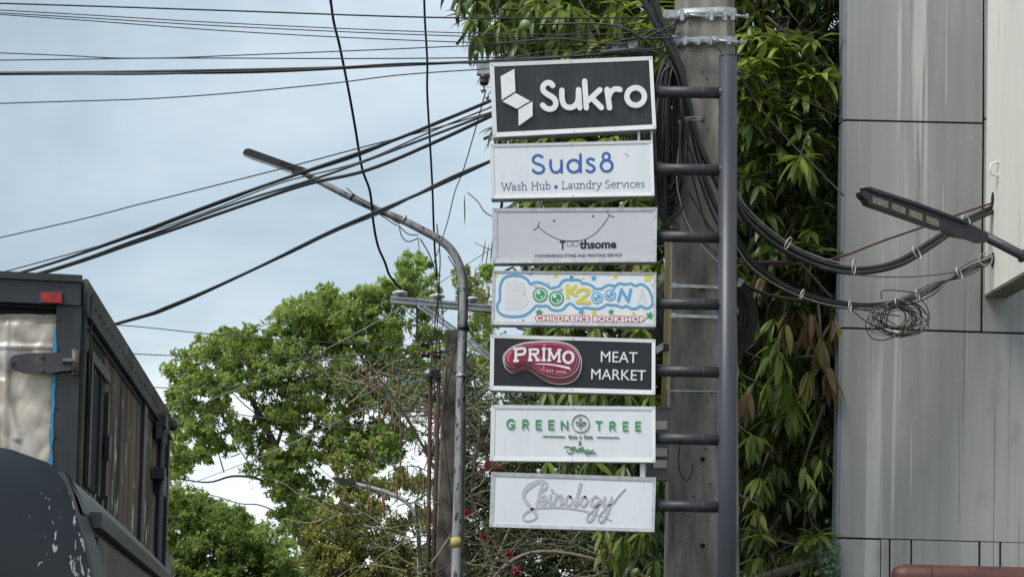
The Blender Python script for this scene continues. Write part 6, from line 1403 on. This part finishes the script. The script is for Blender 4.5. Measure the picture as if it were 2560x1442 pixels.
for s_ in range(3):
    idx = rest[LE['sh'][rest] == s_]; V_, Q_ = SHAPES[s_]
    W = LE['pos'][idx][:, None, :] + np.einsum('nij,kj->nki', Mx[idx], V_) * LE['ln'][idx][:, None, None]
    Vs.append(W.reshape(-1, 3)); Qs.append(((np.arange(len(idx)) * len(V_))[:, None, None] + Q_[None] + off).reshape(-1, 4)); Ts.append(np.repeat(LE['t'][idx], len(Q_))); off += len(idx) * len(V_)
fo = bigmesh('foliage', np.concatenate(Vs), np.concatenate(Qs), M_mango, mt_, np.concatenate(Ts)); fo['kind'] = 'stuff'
fo.data.polygons.foreach_set('use_smooth', [True] * len(fo.data.polygons))
one(tube([rooted(1960, 19.5), P(1960, 1400, 20.3), P(1940, 1000, 20.6), P(1900, 500, 20.8), P(1850, 0, 21), P(1800, -700, 21)], [.26, .20, .16, .13, .10, .06], 12), 'trunk', M_bark, mt_, True)
for l in ([(1950, 1100), (1800, 800), (1600, 500), (1400, 300), (1250, 100)], [(1900, 600), (2050, 350), (2200, 50)], [(1880, 300), (1700, 50), (1450, -200), (1200, -300)], [(1955, 1250), (1750, 1050), (1550, 950), (1400, 900)], [(1950, 1150), (2060, 900), (2200, 700)], [(1850, 0), (1950, -300), (2100, -600)]):
    limb(l, 20.4, 26, 6, 'branch', M_bark, mt_)
mb = MB()
for i in range(0, len(LE['pos']), 11):
    if rnd.random() < .35:
        p = Vector(LE['pos'][i]); mb.add(tube([p, p + Vector((rnd.uniform(-.2, .2), rnd.uniform(.1, .4), rnd.uniform(.05, .35))), p + Vector((rnd.uniform(-.4, .4), rnd.uniform(.3, .8), rnd.uniform(.1, .6)))], [.006, .010, .016], 4))
o = mb.obj('twigs', M_twigd, mt_); o['kind'] = 'stuff'
# hanging fruit
def fruit(px, py, Y, r, stem, lab):
    f = empty('mango_fruit', P(px, py, Y), lab, 'fruit', 'hanging mangoes')
    V, Fc = lathe(P(px, py + r, Y), [(0, S(r * .15, Y)), (S(r * .25, Y), S(r * .66, Y)), (S(r * .7, Y), S(r * .92, Y)), (S(r * 1.2, Y), S(r, Y)), (S(r * 1.6, Y), S(r * .88, Y)), (S(r * 1.95, Y), S(r * .5, Y)), (S(r * 2.1, Y), S(r * .1, Y))], Vector((.12, 0, 1)), 16)
    one((V, Fc), 'fruit_body', M_mfruit, f, True)
    one(tube([P(px - 2, py - r * 1.05, Y), P(px - 4, py - r * 1.7, Y), P(px + 2, py - stem, Y)], .005, 5), 'stem', M_twigd, f, True)
fruit(1311, 64, 16.3, 13.5, 75, 'pale green mango hanging among leaves at the top')
fruit(1590, 1428, 16.5, 9, 30, 'small green mango low under the bottom sign')
fruit(1190, 135, 16.6, 7, 25, 'tiny unripe mango beside the left edge of the top sign')
# pale branch and ivy at the foot of the grey wall
lg = one(tube([P(x, y, 17.2) for x, y in catmull([(1860, 1452), (1940, 1432), (2010, 1412), (2060, 1392), (2110, 1370)], 5)], [S(9, 17.2)] * 4 + [S(12, 17.2)] * 17, 10), 'fallen_branch', M_bark, None, True, P(1980, 1420, 17.2))
tag(lg, 'pale bare branch leaning low in front of the dark leaves left of the grey wall', 'branch')
iv = empty('climbing_plant', rooted(2075, 16.95), 'small grey green climber with round leaves at the lower left corner of the grey wall', 'plant')
n_ = 170; x = 2078 + rng.normal(size=n_) * 15; y = 1400 + rng.normal(size=n_) * 32; x = np.minimum(x, 2096); pos = Pn(x, y, 16.85 + rng.random(n_) * .1)
dd = nrm(rng.normal(size=(n_, 3)) * .5 + np.array([0, -.3, -.8])); up = nrm(rng.normal(size=(n_, 3)) * .4 + np.array([0, -1, .5])); ln = rng.uniform(.03, .055, n_)
kites(pos, dd, up, ln, ln * 1.0, rng.random(n_), 'leaves', M_ivy, iv)['kind'] = 'stuff'
one(tube([rooted(2075, 16.95), P(2078, 1500, 16.95), P(2084, 1370, 16.95)], .008, 5), 'stem', M_twigd, iv)
